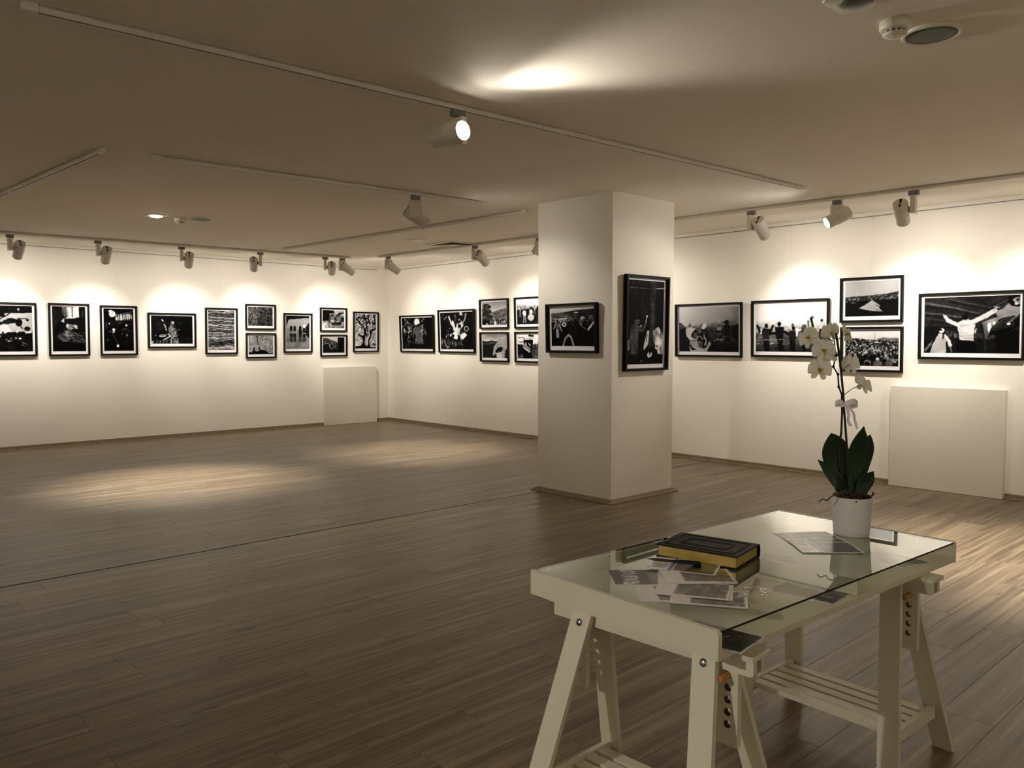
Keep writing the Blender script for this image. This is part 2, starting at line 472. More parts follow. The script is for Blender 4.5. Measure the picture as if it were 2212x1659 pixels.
# ================================================================== CEILING FITTINGS
def lamp_spot(name, loc, direction, power, size, blend=0.8, radius=0.03, color=WARM, parent=None):
    l = bpy.data.lights.new(name, 'SPOT'); l.energy = power; l.color = color
    l.spot_size = R(size); l.spot_blend = blend; l.shadow_soft_size = radius
    o = bpy.data.objects.new(name, l); COL.objects.link(o)
    o.rotation_euler = Vector(direction).to_track_quat('-Z', 'Y').to_euler()
    if parent: o.parent = parent
    o.location = loc
    return o

TZ = H - 0.032           # underside of the track
def track(label, a, b, joints=()):
    a, b = Vector(a), Vector(b); L = (b - a).length; ang = math.atan2((b - a).y, (b - a).x)
    t = thing('lighting_track', label, 'track', (a.x, a.y, TZ), (0, 0, ang))
    t['group'] = 'ceiling lighting tracks'
    mb = MB(); w = 0.018
    mb.box(0.06, L - 0.06, -w, -0.0075, 0, 0.0315); mb.box(0.06, L - 0.06, 0.0075, w, 0, 0.0315); mb.box(0.06, L - 0.06, -w, w, 0.022, 0.0318)
    mb.build('track_profile', M_TRACK, t)
    MB().box(0.06, L - 0.06, -0.0074, 0.0074, 0.002, 0.021).build('track_groove', M_SLOT, t)
    for x in (0, L - 0.058):
        MB().bevbox(x, x + 0.058, -0.0185, 0.0185, -0.001, 0.0318, 0.002).build('end_cap', M_TRACK, t)
    for x in joints:
        MB().bevbox(x - 0.03, x + 0.03, -0.0188, 0.0188, -0.0015, 0.0316, 0.0015).build('track_joint', M_TRACK, t)
    return t
track('long white ceiling track crossing the upper middle of the picture, one lit lamp on it', (8.99, -7.80), (9.22, -1.855), (3.0,))
track('short white ceiling track at the left edge, carrying no lamp, nearest the left edge', (2.40, -7.095), (6.576, -6.814), (2.0,))
track('middle ceiling track left of the column, carrying one downward lamp', (6.604, -6.485), (6.735, -3.458))
track('empty ceiling track running from the column towards the far corner', (1.73, -3.006), (6.665, -2.782), (2.5,))
track('ceiling track along the left wall, carrying six lamps', (0.915, -9.30), (1.372, -1.650), (5.6,))
track('ceiling track along the right wall, passing behind the column', (1.82, -1.395), (13.2, -1.026), (3.0, 6.0, 9.0))

def head_meshes():
    H_ = {}; K = Matrix.Scale(1.27, 4)
    mb = MB(); mb.bevbox(-0.034, 0.034, -0.016, 0.016, -0.030, 0.0, 0.003); mb.lathe([(0.011, -0.042), (0.011, -0.029)], 14)
    H_['adapter'] = mb.xf(K).mesh('track_adapter', M_ADAPT)
    mb = MB(); mb.bevbox(-0.046, 0.046, -0.0175, 0.0175, -0.156, -0.034, 0.003)
    H_['box'] = mb.xf(K).mesh('gear_box', M_HEAD)
    # body along +x: wide rear barrel, seam, slimmer front barrel, open rim
    mb = MB(); mb.lathe([(0.044, -0.064), (0.049, -0.061), (0.050, -0.052), (0.050, 0.040), (0.0475, 0.044), (0.0455, 0.046), (0.0455, 0.116), (0.0435, 0.120), (0.0405, 0.118), (0.0395, 0.108)], 40, 'x', caps=True)
    H_['body'] = mb.xf(K).mesh('lamp_body', M_HEAD)
    mb = MB(); mb.lathe([(0.018, -0.0215), (0.018, 0.0)], 18, 'y', smooth=False)
    H_['pivot'] = mb.xf(K).mesh('pivot', M_ADAPT)
    mb = MB(); mb.box(-0.0665, -0.063, -0.007, 0.007, 0.008, 0.040); mb.box(-0.0665, -0.063, -0.006, 0.006, -0.038, -0.010); mb.lathe([(0.004, -0.0668), (0.004, -0.063)], 10, 'x')
    H_['slot'] = mb.xf(K).mesh('rear_slot', M_SLOT)
    for nm, m in (('lens', M_LENS), ('lens_dim', M_LENSDIM)):
        mb = MB(); mb.lathe([(0.0392, 0.1095), (0.030, 0.1135), (0.015, 0.1155), (0.001, 0.116)], 32, 'x')
        H_[nm] = mb.xf(K).mesh('lens', m)
    return H_
HM = head_meshes()
def track_lamp(label, pos, aim, side=1, power=P_WALL, size=68, blend=1.0, group='track lamps', radius=0.045, ang=None, spill=0.27):
    """pos = point on the underside of the track, aim = point the beam is centred on; side = which side of its gear box the barrel hangs on"""
    p = Vector((pos[0], pos[1], TZ - 0.0018))
    az = math.atan2(aim[1] - p.y, aim[0] - p.x)
    t = thing('track_lamp', label, 'lamp', p, (0, 0, az), group)
    def part(me, name, parent=t, loc=(0, 0, 0), rot=(0, 0, 0)):
        o = bpy.data.objects.new(name, me); COL.objects.link(o); o.parent = parent; o.location = loc; o.rotation_euler = rot; return o
    o = part(HM['adapter'], 'track_adapter'); o.rotation_euler = (0, 0, (ang or 0) - az)
    part(HM['box'], 'gear_box')
    yo = side * 0.0770 * 1.27
    piv = Vector((0, yo, -0.124 * 1.27))
    wp = p + Matrix.Rotation(az, 3, 'Z') @ piv
    d = Vector(aim) - wp
    el = math.atan2(d.z, Vector((d.x, d.y)).length)
    part(HM['pivot'], 'pivot', loc=(0, (0.0385 if side > 0 else -0.017) * 1.27, -0.124 * 1.27))
    b = part(HM['body'], 'lamp_body', loc=piv, rot=(0, -el, 0))
    part(HM['slot'], 'rear_slot', b)
    part(HM['lens'], 'lens', b)
    lamp_spot('track_lamp_light', (0.162, 0, 0), (1, 0, 0), power * 0.82, size, blend, radius, parent=b)
    if spill: lamp_spot('track_lamp_spill', (0.162, 0, 0), (1, 0, 0), power * spill, 156, 1.0, radius, parent=b)   # light scattered by the lens
    return t
EA = math.atan2(4.778, 0.283); FA = math.atan2(0.277, 8.549); AA = math.atan2(5.941, 0.19)
# left wall
track_lamp('track lamp at the left edge of the picture, leftmost along the left wall', (1.092, -6.332), (0, -6.35, 1.66), -1, P_WALL * 1.15, ang=EA)
track_lamp('second track lamp from the left along the left wall, above two tall pictures', (1.152, -5.340), (0, -5.20, 1.62), -1, P_WALL * 0.8, ang=EA)
track_lamp('third track lamp from the left along the left wall, above the bread picture', (1.215, -4.276), (0, -3.92, 1.66), -1, P_WALL, ang=EA)
track_lamp('fourth track lamp from the left along the left wall, above the reed picture', (1.283, -3.137), (0, -2.52, 1.66), 1, P_WALL * 0.9, ang=EA)
track_lamp('fifth track lamp from the left along the left wall, just before the last one', (1.346, -2.087), (0, -1.28, 1.72), -1, P_WALL * 1.1, ang=EA)
track_lamp('last track lamp on the left wall track, near the far corner, tilted right', (1.364, -1.792), (1.22, 0, 1.68), -1, P_WALL, ang=EA)
# right wall
track_lamp('first track lamp of the right wall track, next to the far corner', (2.067, -1.387), (2.35, 0, 1.78), -1, P_WALL * 0.75, ang=FA)
track_lamp('track lamp over the pair of square crowd pictures left of the column', (4.100, -1.321), (3.78, 0, 1.74), -1, P_WALL, ang=FA)
track_lamp('track lamp half hidden behind the left edge of the column', (5.327, -1.281), (6.55, 0, 1.75), 1, P_WALL, ang=FA)
track_lamp('track lamp right of the column, pointing down at the fog dance picture', (8.301, -1.185), (8.2, 0, 1.66), -1, P_WALL, ang=FA)
track_lamp('lit track lamp on the right, its glowing lens turned towards the column', (9.184, -1.156), (7.96, -2.47, 1.75), 1, P_WALL * 0.7, 66, ang=FA)
track_lamp('track lamp nearest the right edge, pointing down at the wall', (9.865, -1.134), (9.62, 0, 1.70), 1, P_WALL * 1.15, ang=FA)
track_lamp('track lamp outside the right edge of the picture, on the right wall track', (11.115, -1.094), (10.62, 0, 1.70), 1, P_WALL, ang=FA)
# middle of the room
beam = track_lamp('bright lit track lamp on the long track, lens facing right', (9.074, -5.640), (12.1, -5.45, 2.66), -1, P_WALL * 0.12, 116, 1.0, ang=AA, spill=0.0)
lamp_spot('track_lamp_beam', (0.162, 0, 0), (1.0, 0.20, 0.10), P_WALL * 0.62, 62, 1.0, 0.045, parent=[c for c in beam.children if c.name.startswith('lamp_body')][0])
track_lamp('track lamp hanging from the middle track, pointing right and down at the column', (6.702, -4.22), (7.30, -2.945, 1.72), 1, P_WALL * 0.45, 70, ang=AA)

# rest of the hall, unseen: tracks and wall lamps added here as fill light
track('unseen ceiling track added along the wall behind the camera', (1.5, -11.3), (13.3, -11.3))
track('unseen ceiling track added along the wall to the right of the camera', (13.6, -10.6), (13.6, -1.6))
for x, nth in ((2.5, 'first'), (5.0, 'second'), (7.5, 'third'), (10.0, 'fourth'), (12.4, 'fifth')):
    track_lamp('%s added fill lamp from the left wall on the track along the back wall' % nth, (x, -11.3), (x + 0.1, YB, 1.6), 1, P_WALL * 0.7, ang=0, group='track lamps behind the camera')
for y, nth in ((-9.0, 'nearest'), (-6.2, 'middle'), (-3.6, 'farthest')):
    track_lamp('%s added fill lamp from the back wall on the track right of the camera' % nth, (13.6, y), (XR, y + 0.1, 1.6), 1, P_WALL * 0.7, ang=R(90), group='added fill lamps right of the camera')
track_lamp('track lamp behind the camera, turned towards the glass table', (10.9, -11.3), (11.3, -6.75, 0.45), 1, P_WALL * 2.0, 36, 0.8, ang=0, group='track lamps behind the camera', spill=0.05)

def downlight(label, x, y, power=0, lens=M_LENS, size=50, rot=0.0, aim=(0.0, 0.0, -1.0)):
    t = thing('downlight', label, 'downlight', (x, y, H), (0, 0, rot), 'recessed downlights')
    mb = MB(); a, b = 0.098, 0.066
    for z0, z1 in ((-0.008, -0.0005),):
        n = 32
        sq = []; ci = []
        for k in range(n):
            th = 2 * math.pi * (k + 0.5) / n; c, s = math.cos(th), math.sin(th); q = a / max(abs(c), abs(s))
            sq.append((c * q, s * q)); ci.append((c * b, s * b))
        v = [(p[0], p[1], z0) for p in sq] + [(p[0], p[1], z0 - 0.004) for p in ci] + [(p[0], p[1], z1) for p in sq] + [(p[0], p[1], z1) for p in ci]
        f = []
        for k in range(n):
            j = (k + 1) % n
            f += [(k, n + k, n + j, j), (2 * n + k, k, j, 2 * n + j), (n + k, 3 * n + k, 3 * n + j, n + j)]
        mb.add(v, f)
    mb.build('trim_plate', M_PLASTIC, t)
    MB().lathe([(0.0655, -0.002), (0.064, -0.014), (0.050, -0.022), (0.025, -0.026), (0.002, -0.027)], 32).build('lens', lens, t)
    if power:
        lamp_spot('downlight_light', (0, 0, -0.04), aim, power, size, 1.0, 0.05, parent=t)
    return t
downlight('lit square downlight in the ceiling at the left, beside a smoke detector', 3.70, -5.47, P_DOWN * 2.6, M_LENS, 62, aim=(0.14, 0.02, -1.0))
downlight('square downlight near the ceiling vent, its lens looking dim', 3.88, -2.15, P_DOWN * 1.5, M_LENSDIM, 64)
downlight('unlit downlight cut off by the top edge of the picture, above the smoke detector', 11.25, -5.37, 0, M_LENSOFF)
downlight('downlight outside the right edge of the picture, over the floor by the right wall', 11.15, -2.35, P_DOWN * 2.6, M_LENS, 66)

def smoke_detector(label, x, y, s=1.0):
    t = thing('smoke_detector', label, 'smoke detector', (x, y, H), (0, 0, 0), 'smoke detectors')
    MB().lathe([(0.062 * s, -0.0003), (0.062 * s, -0.032 * s), (0.058 * s, -0.040 * s), (0.040 * s, -0.041 * s)], 40).build('detector_base', M_PLASTIC, t)
    mb = MB(); mb.lathe([(0.037 * s, -0.040 * s), (0.037 * s, -0.052 * s)], 32); core = mb.build('sensor_chamber', M_VENTDARK, t)
    mb = MB()
    for k in range(12):
        a = 2 * math.pi * k / 12
        mb.tube([(0.041 * s * math.cos(a), 0.041 * s * math.sin(a), -0.040 * s), (0.041 * s * math.cos(a), 0.041 * s * math.sin(a), -0.053 * s)], 0.005 * s, 6)
    mb.build('slot_ribs', M_PLASTIC, t)
    MB().lathe([(0.047 * s, -0.0515 * s), (0.048 * s, -0.056 * s), (0.042 * s, -0.062 * s), (0.015 * s, -0.065 * s), (0.001, -0.0652 * s)], 40).build('detector_cap', M_PLASTIC, t)
smoke_detector('white smoke detector at the upper right, beside the round ceiling speaker', 11.268, -5.035)
smoke_detector('small far smoke detector between the lit downlight and a round speaker', 3.66, -5.20)

def ceiling_speaker(label, x, y):
    t = thing('ceiling_speaker', label, 'speaker', (x, y, H), (0, 0, 0), 'round ceiling speakers')
    MB().lathe([(0.104, -0.012), (0.112, -0.016), (0.119, -0.013), (0.122, -0.004), (0.122, -0.0004)], 56, caps=False).build('speaker_rim', M_PLASTIC, t)
    MB().lathe([(0.1045, -0.004), (0.1045, -0.0115), (0.07, -0.0125), (0.002, -0.013)], 56).build('speaker_grille', M_GRILLE, t)
ceiling_speaker('large round grey ceiling speaker at the upper right corner', 11.325, -4.79)
ceiling_speaker('far round ceiling speaker at the left, right of the small detector', 3.80, -5.03)

t = thing('ceiling_vent', 'square four-way air vent in the ceiling left of the column', 'vent', (3.845, -1.472, H), (0, 0, 0))
def sq_ring(mb, a0, z0, a1, z1):
    v = [(sx * a0, sy * a0, z0) for sx, sy in ((-1, -1), (1, -1), (1, 1), (-1, 1))] + [(sx * a1, sy * a1, z1) for sx, sy in ((-1, -1), (1, -1), (1, 1), (-1, 1))]
    mb.add(v, [(k, (k + 1) % 4, 4 + (k + 1) % 4, 4 + k) for k in range(4)])
mb = MB(); sq_ring(mb, 0.30, -0.0005, 0.30, -0.010); sq_ring(mb, 0.30, -0.010, 0.255, -0.016); sq_ring(mb, 0.255, -0.016, 0.255, -0.001); mb.build('vent_frame', M_PLASTIC, t)
MB().box(-0.256, 0.256, -0.256, 0.256, -0.0035, -0.0008).build('vent_backing', M_VENTDARK, t)
for a in (0.235, 0.185, 0.135, 0.085):
    mb = MB(); sq_ring(mb, a, -0.016, a - 0.030, -0.005); sq_ring(mb, a - 0.0315, -0.005, a - 0.0015, -0.0165); mb.build('louvre_ring', M_PLASTIC, t)
MB().bevbox(-0.045, 0.045, -0.045, 0.045, -0.016, -0.004, 0.002).build('vent_centre', M_PLASTIC, t)

# ================================================================== PRINTED PICTURES (painted with numpy, stored as colour attributes)
def lin(v):
    v = np.clip(v, 0, 1)
    return np.where(v <= 0.04045, v / 12.92, ((v + 0.055) / 1.055) ** 2.4)

class Pic:
    """a small grey canvas; x runs 0..1 to the right, y 0..1 downwards"""
    def __init__(s, w, h, bg=0.1, seed=1):
        s.W, s.H = int(w * 2), int(h * 2); s.ar = w / h
        s.a = np.full((s.H, s.W), float(bg)); s.r = np.random.RandomState(seed)
        s.X, s.Y = np.meshgrid((np.arange(s.W) + .5) / s.W, (np.arange(s.H) + .5) / s.H)
    def _put(s, mask, val, al=1.0):
        s.a = s.a * (1 - mask * al) + val * mask * al
    def grad(s, y0, y1, c0, c1):
        m = (s.Y >= y0) & (s.Y <= y1); t = np.clip((s.Y - y0) / max(y1 - y0, 1e-6), 0, 1)
        s.a = np.where(m, c0 + (c1 - c0) * t, s.a); return s
    def glow(s, cx, cy, rx, ry, amt):
        d = ((s.X - cx) / rx) ** 2 + ((s.Y - cy) / ry) ** 2
        s.a = s.a + amt * np.exp(-d); return s
    def noise(s, nx, ny, seed=None):
        r = np.random.RandomState(seed) if seed is not None else s.r
        g = r.rand(ny + 2, nx + 2)
        gx = s.X * nx; gy = s.Y * ny
        ix = gx.astype(int); iy = gy.astype(int); fx = gx - ix; fy = gy - iy
        fx = fx * fx * (3 - 2 * fx); fy = fy * fy * (3 - 2 * fy)
        return (g[iy, ix] * (1 - fx) + g[iy, ix + 1] * fx) * (1 - fy) + (g[iy + 1, ix] * (1 - fx) + g[iy + 1, ix + 1] * fx) * fy
    def inside(s, pts):
        m = np.zeros_like(s.a, bool); n = len(pts)
        for i in range(n):
            x0, y0 = pts[i]; x1, y1 = pts[(i + 1) % n]
            if y0 == y1: continue
            c = (s.Y >= min(y0, y1)) & (s.Y < max(y0, y1))
            m ^= c & (s.X < x0 + (s.Y - y0) * (x1 - x0) / (y1 - y0))
        return m
    def poly(s, pts, val, al=1.0, tex=0.0, n=(20, 14)):
        m = s.inside(pts)
        v = val + (s.noise(*n) - .5) * tex if tex else val
        s._put(m, v, al); return s
    def ell(s, cx, cy, rx, ry, val, al=1.0, rot=0.0):
        dx = (s.X - cx) * s.ar; dy = s.Y - cy; c, q = math.cos(rot), math.sin(rot)
        u = dx * c + dy * q; v = -dx * q + dy * c
        s._put(((u / (rx * s.ar)) ** 2 + (v / ry) ** 2) < 1, val, al); return s
    def line(s, pts, wd, val, al=1.0):
        for (x0, y0), (x1, y1) in zip(pts[:-1], pts[1:]):
            ax, ay, bx, by = x0 * s.ar, y0, x1 * s.ar, y1
            dx, dy = bx - ax, by - ay; L = dx * dx + dy * dy + 1e-9
            t = np.clip(((s.X * s.ar - ax) * dx + (s.Y - ay) * dy) / L, 0, 1)
            d = np.hypot(s.X * s.ar - ax - t * dx, s.Y - ay - t * dy)
            s._put(d < wd / 2, val, al)
        return s
    def tex(s, nx, ny, amt, y0=0, y1=1, x0=0, x1=1):
        m = (s.Y >= y0) & (s.Y <= y1) & (s.X >= x0) & (s.X <= x1)
        s.a = np.where(m, s.a + (s.noise(nx, ny) - .5) * amt, s.a); return s
    def fig(s, x, yb, h, body, legs, head, arms=(), spread=.10, lean=0.0, wide=1.0):
        k = h / s.ar
        hx, hy = x + lean * k * .3, yb - .50 * h
        sx, sy = x + lean * k, yb - .83 * h
        s.line([(hx - .05 * k, hy), (x - spread * k, yb)], .10 * h, legs)
        s.line([(hx + .05 * k, hy), (x + spread * k, yb)], .10 * h, legs)
        s.poly([(sx - .13 * k * wide, sy), (sx + .13 * k * wide, sy), (hx + .10 * k * wide, hy + .02 * h), (hx - .10 * k * wide, hy + .02 * h)], body)
        for i, (ax, ay) in enumerate(arms):
            q = -1 if ax < 0 else 1
            s.line([(sx + q * .11 * k, sy + .03 * h), (sx + ax * k * .55, sy + ay * h * .4), (sx + ax * k, sy + ay * h)], .065 * h, body)
        s.ell(sx + lean * k * .1, sy - .085 * h, .062 * k, .078 * h, head)
        return s
    def crowd(s, n, x0, x1, y0, y1, s0, s1, dark=.08, light=.75, plight=.25):
        ys = np.sort(s.r.uniform(0, 1, n))
        for t in ys:
            y = y0 + (y1 - y0) * t; sz = s0 + (s1 - s0) * t; x = s.r.uniform(x0, x1)
            b = light * s.r.uniform(.6, 1) if s.r.rand() < plight else s.r.uniform(dark * .4, dark * 3)
            s.ell(x, y + sz * 1.3, sz * .95 / s.ar, sz * 1.25, b)
            s.ell(x, y, sz * .42 / s.ar, sz * .5, s.r.choice([.04, .10, .35, .6, light]))
        return s
    def done(s, contrast=1.0):
        dx = (s.noise(16, 13, 101) - .5) * .012 + (s.noise(46, 38, 102) - .5) * .006
        dy = (s.noise(15, 14, 103) - .5) * .012 + (s.noise(44, 40, 104) - .5) * .006
        jx = np.clip(((s.X + dx) * s.W).astype(int), 0, s.W - 1); jy = np.clip(((s.Y + dy) * s.H).astype(int), 0, s.H - 1)
        s.a = s.a[jy, jx]
        k = np.clip((.62 - s.a) / .42, 0.05, 1)
        s.a = s.a * (1 + k * ((s.noise(13, 11, 105) - .5) * .5 + (s.noise(40, 34, 106) - .5) * .4)) + k * (s.noise(90, 70, 107) - .5) * .05 + .012
        a = np.clip(s.a, 0, 1)
        a = a.reshape(s.H // 2, 2, s.W // 2, 2).mean((1, 3))
        p = np.pad(a, 1, mode='edge')
        b = (p[:-2, 1:-1] + p[2:, 1:-1] + p[1:-1, :-2] + p[1:-1, 2:] + 3 * a) / 7
        return np.clip((b - .5) * contrast + .5, 0, 1)

def p_kitchen(w, h):
    p = Pic(w, h, .05, 1)
    p.grad(0, .2, .03, .07).poly([(.0, .2), (1, .15), (1, .56), (0, .62)], .62).tex(5, 3, .1, .2, .6)
    p.poly([(0, .0), (.62, 0), (.64, .24), (0, .34)], .05).ell(.82, .075, .012, .014, .95).ell(.82, .1, .01, .006, .6)
    p.poly([(0, .78), (.38, .5), (.66, .42), (.72, .56), (.3, .80), (0, .95)], .74)
    for i in range(7): p.poly([(.30 + i * .045, .30 + .01 * i), (.345 + i * .045, .30 + .01 * i), (.345 + i * .045, .48 - .012 * i), (.30 + i * .045, .50 - .012 * i)], [.05, .85, .08, .9, .12, .06, .1][i])
    p.line([(.45, .42), (.70, .17)], .02, .05).line([(.8, .28), (.92, .28)], .016, .08).ell(.93, .31, .02, .022, .03)
    p.ell(.72, .33, .07, .06, .04).ell(.82, .37, .05, .08, .04).ell(.66, .36, .05, .05, .1).line([(.84, .44), (.87, .5)], .02, .05)
    p.poly([(0, .95), (.5, .62), (1, .56), (1, 1), (0, 1)], .05).tex(14, 10, .10, .6, 1)
    for i in range(26): p.ell(p.r.uniform(.5, .8), p.r.uniform(.52, .8), p.r.uniform(.01, .03), p.r.uniform(.012, .04), p.r.choice([.05, .3, .55, .75]))
    p.ell(.93, .5, .04, .05, .07).poly([(.9, .56), (.99, .56), (.99, .6), (.9, .6)], .75)
    p.ell(.83, .71, .02, .02, .85).line([(.86, .80), (.92, .84)], .012, .55).line([(.85, .85), (.88, .88)], .012, .5)
    p.poly([(0, .82), (.55, .95), (.6, 1), (0, 1)], .12, 1, .12)
    return p.done(1.1)
def p_bed(w, h):
    p = Pic(w, h, .045, 2)
    p.glow(.12, .3, .25, .3, .06).tex(8, 8, .03)
    p.poly([(.30, .02), (.80, .0), (.82, .24), (.40, .25)], .80).poly([(.30, .0), (.42, .0), (.46, .24), (.38, .25), (.28, .14)], .28, 1, .4, (8, 6))
    p.line([(.60, 0), (.60, .25)], .02, .12).line([(.44, 0), (.48, .24)], .012, .35)
    for i in range(5): p.line([(.46, .04 + i * .04), (.78, .035 + i * .04)], .004, .62)
    p.poly([(.80, 0), (1, 0), (1, .5), (.8, .35)], .04).line([(.93, .09), (.90, .24)], .012, .4).line([(.42, .262), (.70, .252)], .022, .85)
    p.poly([(.34, .27), (1, .25), (1, .42), (.4, .40)], .045).poly([(.26, .33), (.36, .26), (.35, .36)], .72)
    p.poly([(.06, .5), (.2, .33), (.38, .4), (.3, .6), (.05, .62)], .02)
    p.poly([(.42, .38), (.74, .42), (.76, .49), (.48, .52), (.41, .46)], .55, 1, .5, (24, 16))
    p.poly([(.12, .68), (.36, .53), (.56, .52), (.80, .62), (.98, .74), (.95, .82), (.3, .78)], .22, 1, .35, (16, 14))
    p.poly([(.3, .62), (.4, .54), (.52, .55), (.66, .60), (.6, .66), (.42, .67)], .45, .8, .35, (14, 10))
    for i in range(24):
        x, y = p.r.uniform(.2, .9), p.r.uniform(.55, .76); p.line([(x, y), (x + p.r.uniform(.05, .16), y + p.r.uniform(.0, .05))], .008, p.r.choice([.05, .5, .62]), .7)
    p.poly([(0, .76), (1, .84), (1, 1), (0, 1)], .02, .75).line([(.62, .47), (.88, .60)], .02, .02)
    return p.done(1.08)
def p_hearth(w, h):
    p = Pic(w, h, .03, 3)
    p.tex(10, 12, .04)
    p.ell(.29, .13, .10, .07, .97).ell(.22, .065, .06, .022, .9, 1, -.5).ell(.24, .17, .03, .03, .95).ell(.32, .18, .02, .02, .9).ell(.29, .10, .02, .03, .6)
    p.poly([(.38, .23), (.55, .16), (.90, .11), (.96, .22), (.55, .28), (.40, .26)], .62)
    for i in range(26):
        x = .4 + i * .022; p.line([(x, .13), (x + .012, .28)], .008, p.r.choice([.05, .15, .9]), .8)
    for i in range(9): p.ell(.5 + i * .06, .15 - i * .012, .012, .01, .8)
    p.poly([(0, .30), (1, .27), (1, .40), (0, .42)], .085, 1, .1, (8, 5)).ell(.55, .33, .1, .03, .2).ell(.09, .42, .04, .09, .16)
    p.ell(.18, .36, .018, .016, .85).ell(.33, .50, .05, .035, .82).line([(.33, .52), (.32, .56)], .03, .75).line([(.28, .565), (.36, .56)], .02, .6).line([(.19, .545), (.24, .54)], .012, .55)
    p.line([(.29, .6), (.47, .84)], .010, .45).ell(.46, .88, .045, .035, .85).ell(.12, .74, .03, .02, .3)
    p.ell(.755, .40, .04, .035, .62).poly([(.6, .5), (.70, .46), (.82, .47), (.9, .56), (.86, .9), (.62, .9)], .075, 1, .06, (16, 16))
    p.line([(.62, .5), (.74, .47)], .02, .3).line([(.8, .48), (.88, .54)], .02, .22).ell(.775, .63, .02, .03, .5, 1, .5).ell(.6, .6, .02, .04, .3)
    return p.done(1.15)
def p_bread(w, h):
    p = Pic(w, h, .05, 4)
    p.tex(10, 8, .07).poly([(.68, 0), (1, 0), (1, 1), (.66, 1)], .03).poly([(.66, .78), (1, .72), (1, 1), (.66, 1)], .07, 1, .07, (6, 24))
    p.ell(.2, .35, .1, .16, .13, .8).tex(24, 18, .08, .15, .8, .05, .4)
    p.line([(.25, .14), (.285, .2)], .03, .85).line([(.31, .31), (.34, .4)], .05, .6).ell(.66, .5, .02, .02, .4).ell(.69, .24, .01, .03, .3)
    p.poly([(.40, .56), (.43, .34), (.49, .19), (.55, .21), (.57, .36), (.63, .62), (.66, 1), (.46, 1), (.43, .7)], .18)
    m = p.inside([(.47, .5), (.6, .42), (.66, 1), (.46, 1)]); p.a = np.where(m & (p.noise(46, 34) > .60), .55, p.a)
    p.ell(.47, .48, .055, .15, .40, 1, .2).tex(50, 40, .1, .2, .65, .4, .53).ell(.525, .245, .025, .055, .66).poly([(.47, .2), (.50, .19), (.5, .4), (.44, .5)], .42)
    p.ell(.355, .48, .018, .06, .6).ell(.51, .49, .02, .05, .6).line([(.40, .65), (.46, .72), (.30, .85)], .05, .68)
    p.ell(.27, .71, .09, .05, .68, 1, -.08).ell(.27, .705, .065, .03, .42).ell(.12, .71, .05, .07, .04).ell(.10, .70, .02, .03, .45)
    for i in range(10): p.line([(.10 + i * .04, .88), (.085 + i * .04, 1)], .02, .55 if i % 2 else .2)
    p.ell(.02, .95, .04, .06, .6).line([(.18, .92), (.46, .84)], .02, .35)
    return p.done(1.1)
def p_logs(w, h):
    p = Pic(w, h, .4, 5)
    warp = (p.noise(4, 5) - .5) * .05 + (p.noise(9, 12) - .5) * .025
    y = p.Y + warp
    edges = [0, .025, .09, .15, .19, .235, .29, .34, .40, .45, .50, .555, .61, .665, .73, .79, .86, .905, 1.01]
    tone = [.10, .52, .30, .62, .40, .60, .34, .66, .45, .58, .30, .64, .5, .62, .5, .22, .42, .62]
    for i in range(len(edges) - 1):
        t = (y - edges[i]) / (edges[i + 1] - edges[i]); m = (t >= 0) & (t < 1)
        p.a = np.where(m, tone[i] * (1.15 - .75 * t ** 2) + .1 - .45 * (t > .86), p.a)
    p.a += (p.noise(14, 60) - .5) * .42 + (p.noise(40, 120) - .5) * .2
    p.a = p.a * .80 - .03; p.ell(.15, .775, .13, .045, .42).ell(.14, .775, .09, .025, .22)
    return p.done(1.15)
def p_reeds(w, h):
    p = Pic(w, h, .25, 6)
    p.a = .30 + (p.noise(70, 44) - .5) * .75 + (p.noise(90, 12) - .5) * .3 - .20 * np.clip(p.Y - .5, 0, 1) - .08 * (p.X > .4)
    for i in range(70):
        x = p.r.uniform(0, 1); y = p.r.uniform(.05, .75); p.line([(x, y), (x + p.r.uniform(-.03, .03), y + p.r.uniform(.1, .3))], .006, p.r.choice([.02, .05, .55]), .6)
    p.line([(.235, .40), (.22, .48), (.24, .56)], .022, .85).line([(.24, .56), (.19, .9)], .012, .5)
    return p.done(1.1)
def p_shovel(w, h):
    p = Pic(w, h, .52, 7)
    p.tex(30, 20, .28).tex(9, 5, .12)
    for i in range(1, 12): p.line([(0, i * .085), (1, i * .085 + .01)], .005, .38, .7)
    for j in range(40):
        i = p.r.randint(0, 11); x = p.r.rand(); p.line([(x, i * .085), (x, i * .085 + .085)], .005, .36, .6)
    p.line([(.335, .03), (.34, .09)], .06, .06).line([(.345, .05), (.385, .5)], .045, .06).poly([(.13, .9), (.2, .64), (.25, .62), (.27, .72), (.40, .70), (.42, .58), (.46, .6), (.47, .76), (.7, .80), (.82, .95), (.8, 1), (.1, 1)], .05)
    p.ell(.33, .74, .10, .11, .50).line([(.37, .5), (.40, .62)], .03, .55).line([(.64, .47), (.69, .82)], .012, .15).line([(.88, .42), (.82, .92)], .012, .12).line([(.98, .55), (.90, .95)], .012, .15).line([(.54, .32), (.54, .6)], .01, .3)
    p.poly([(0, .86), (.15, .9), (.8, .94), (1, .96), (1, 1), (0, 1)], .04)
    return p.done(1.1)
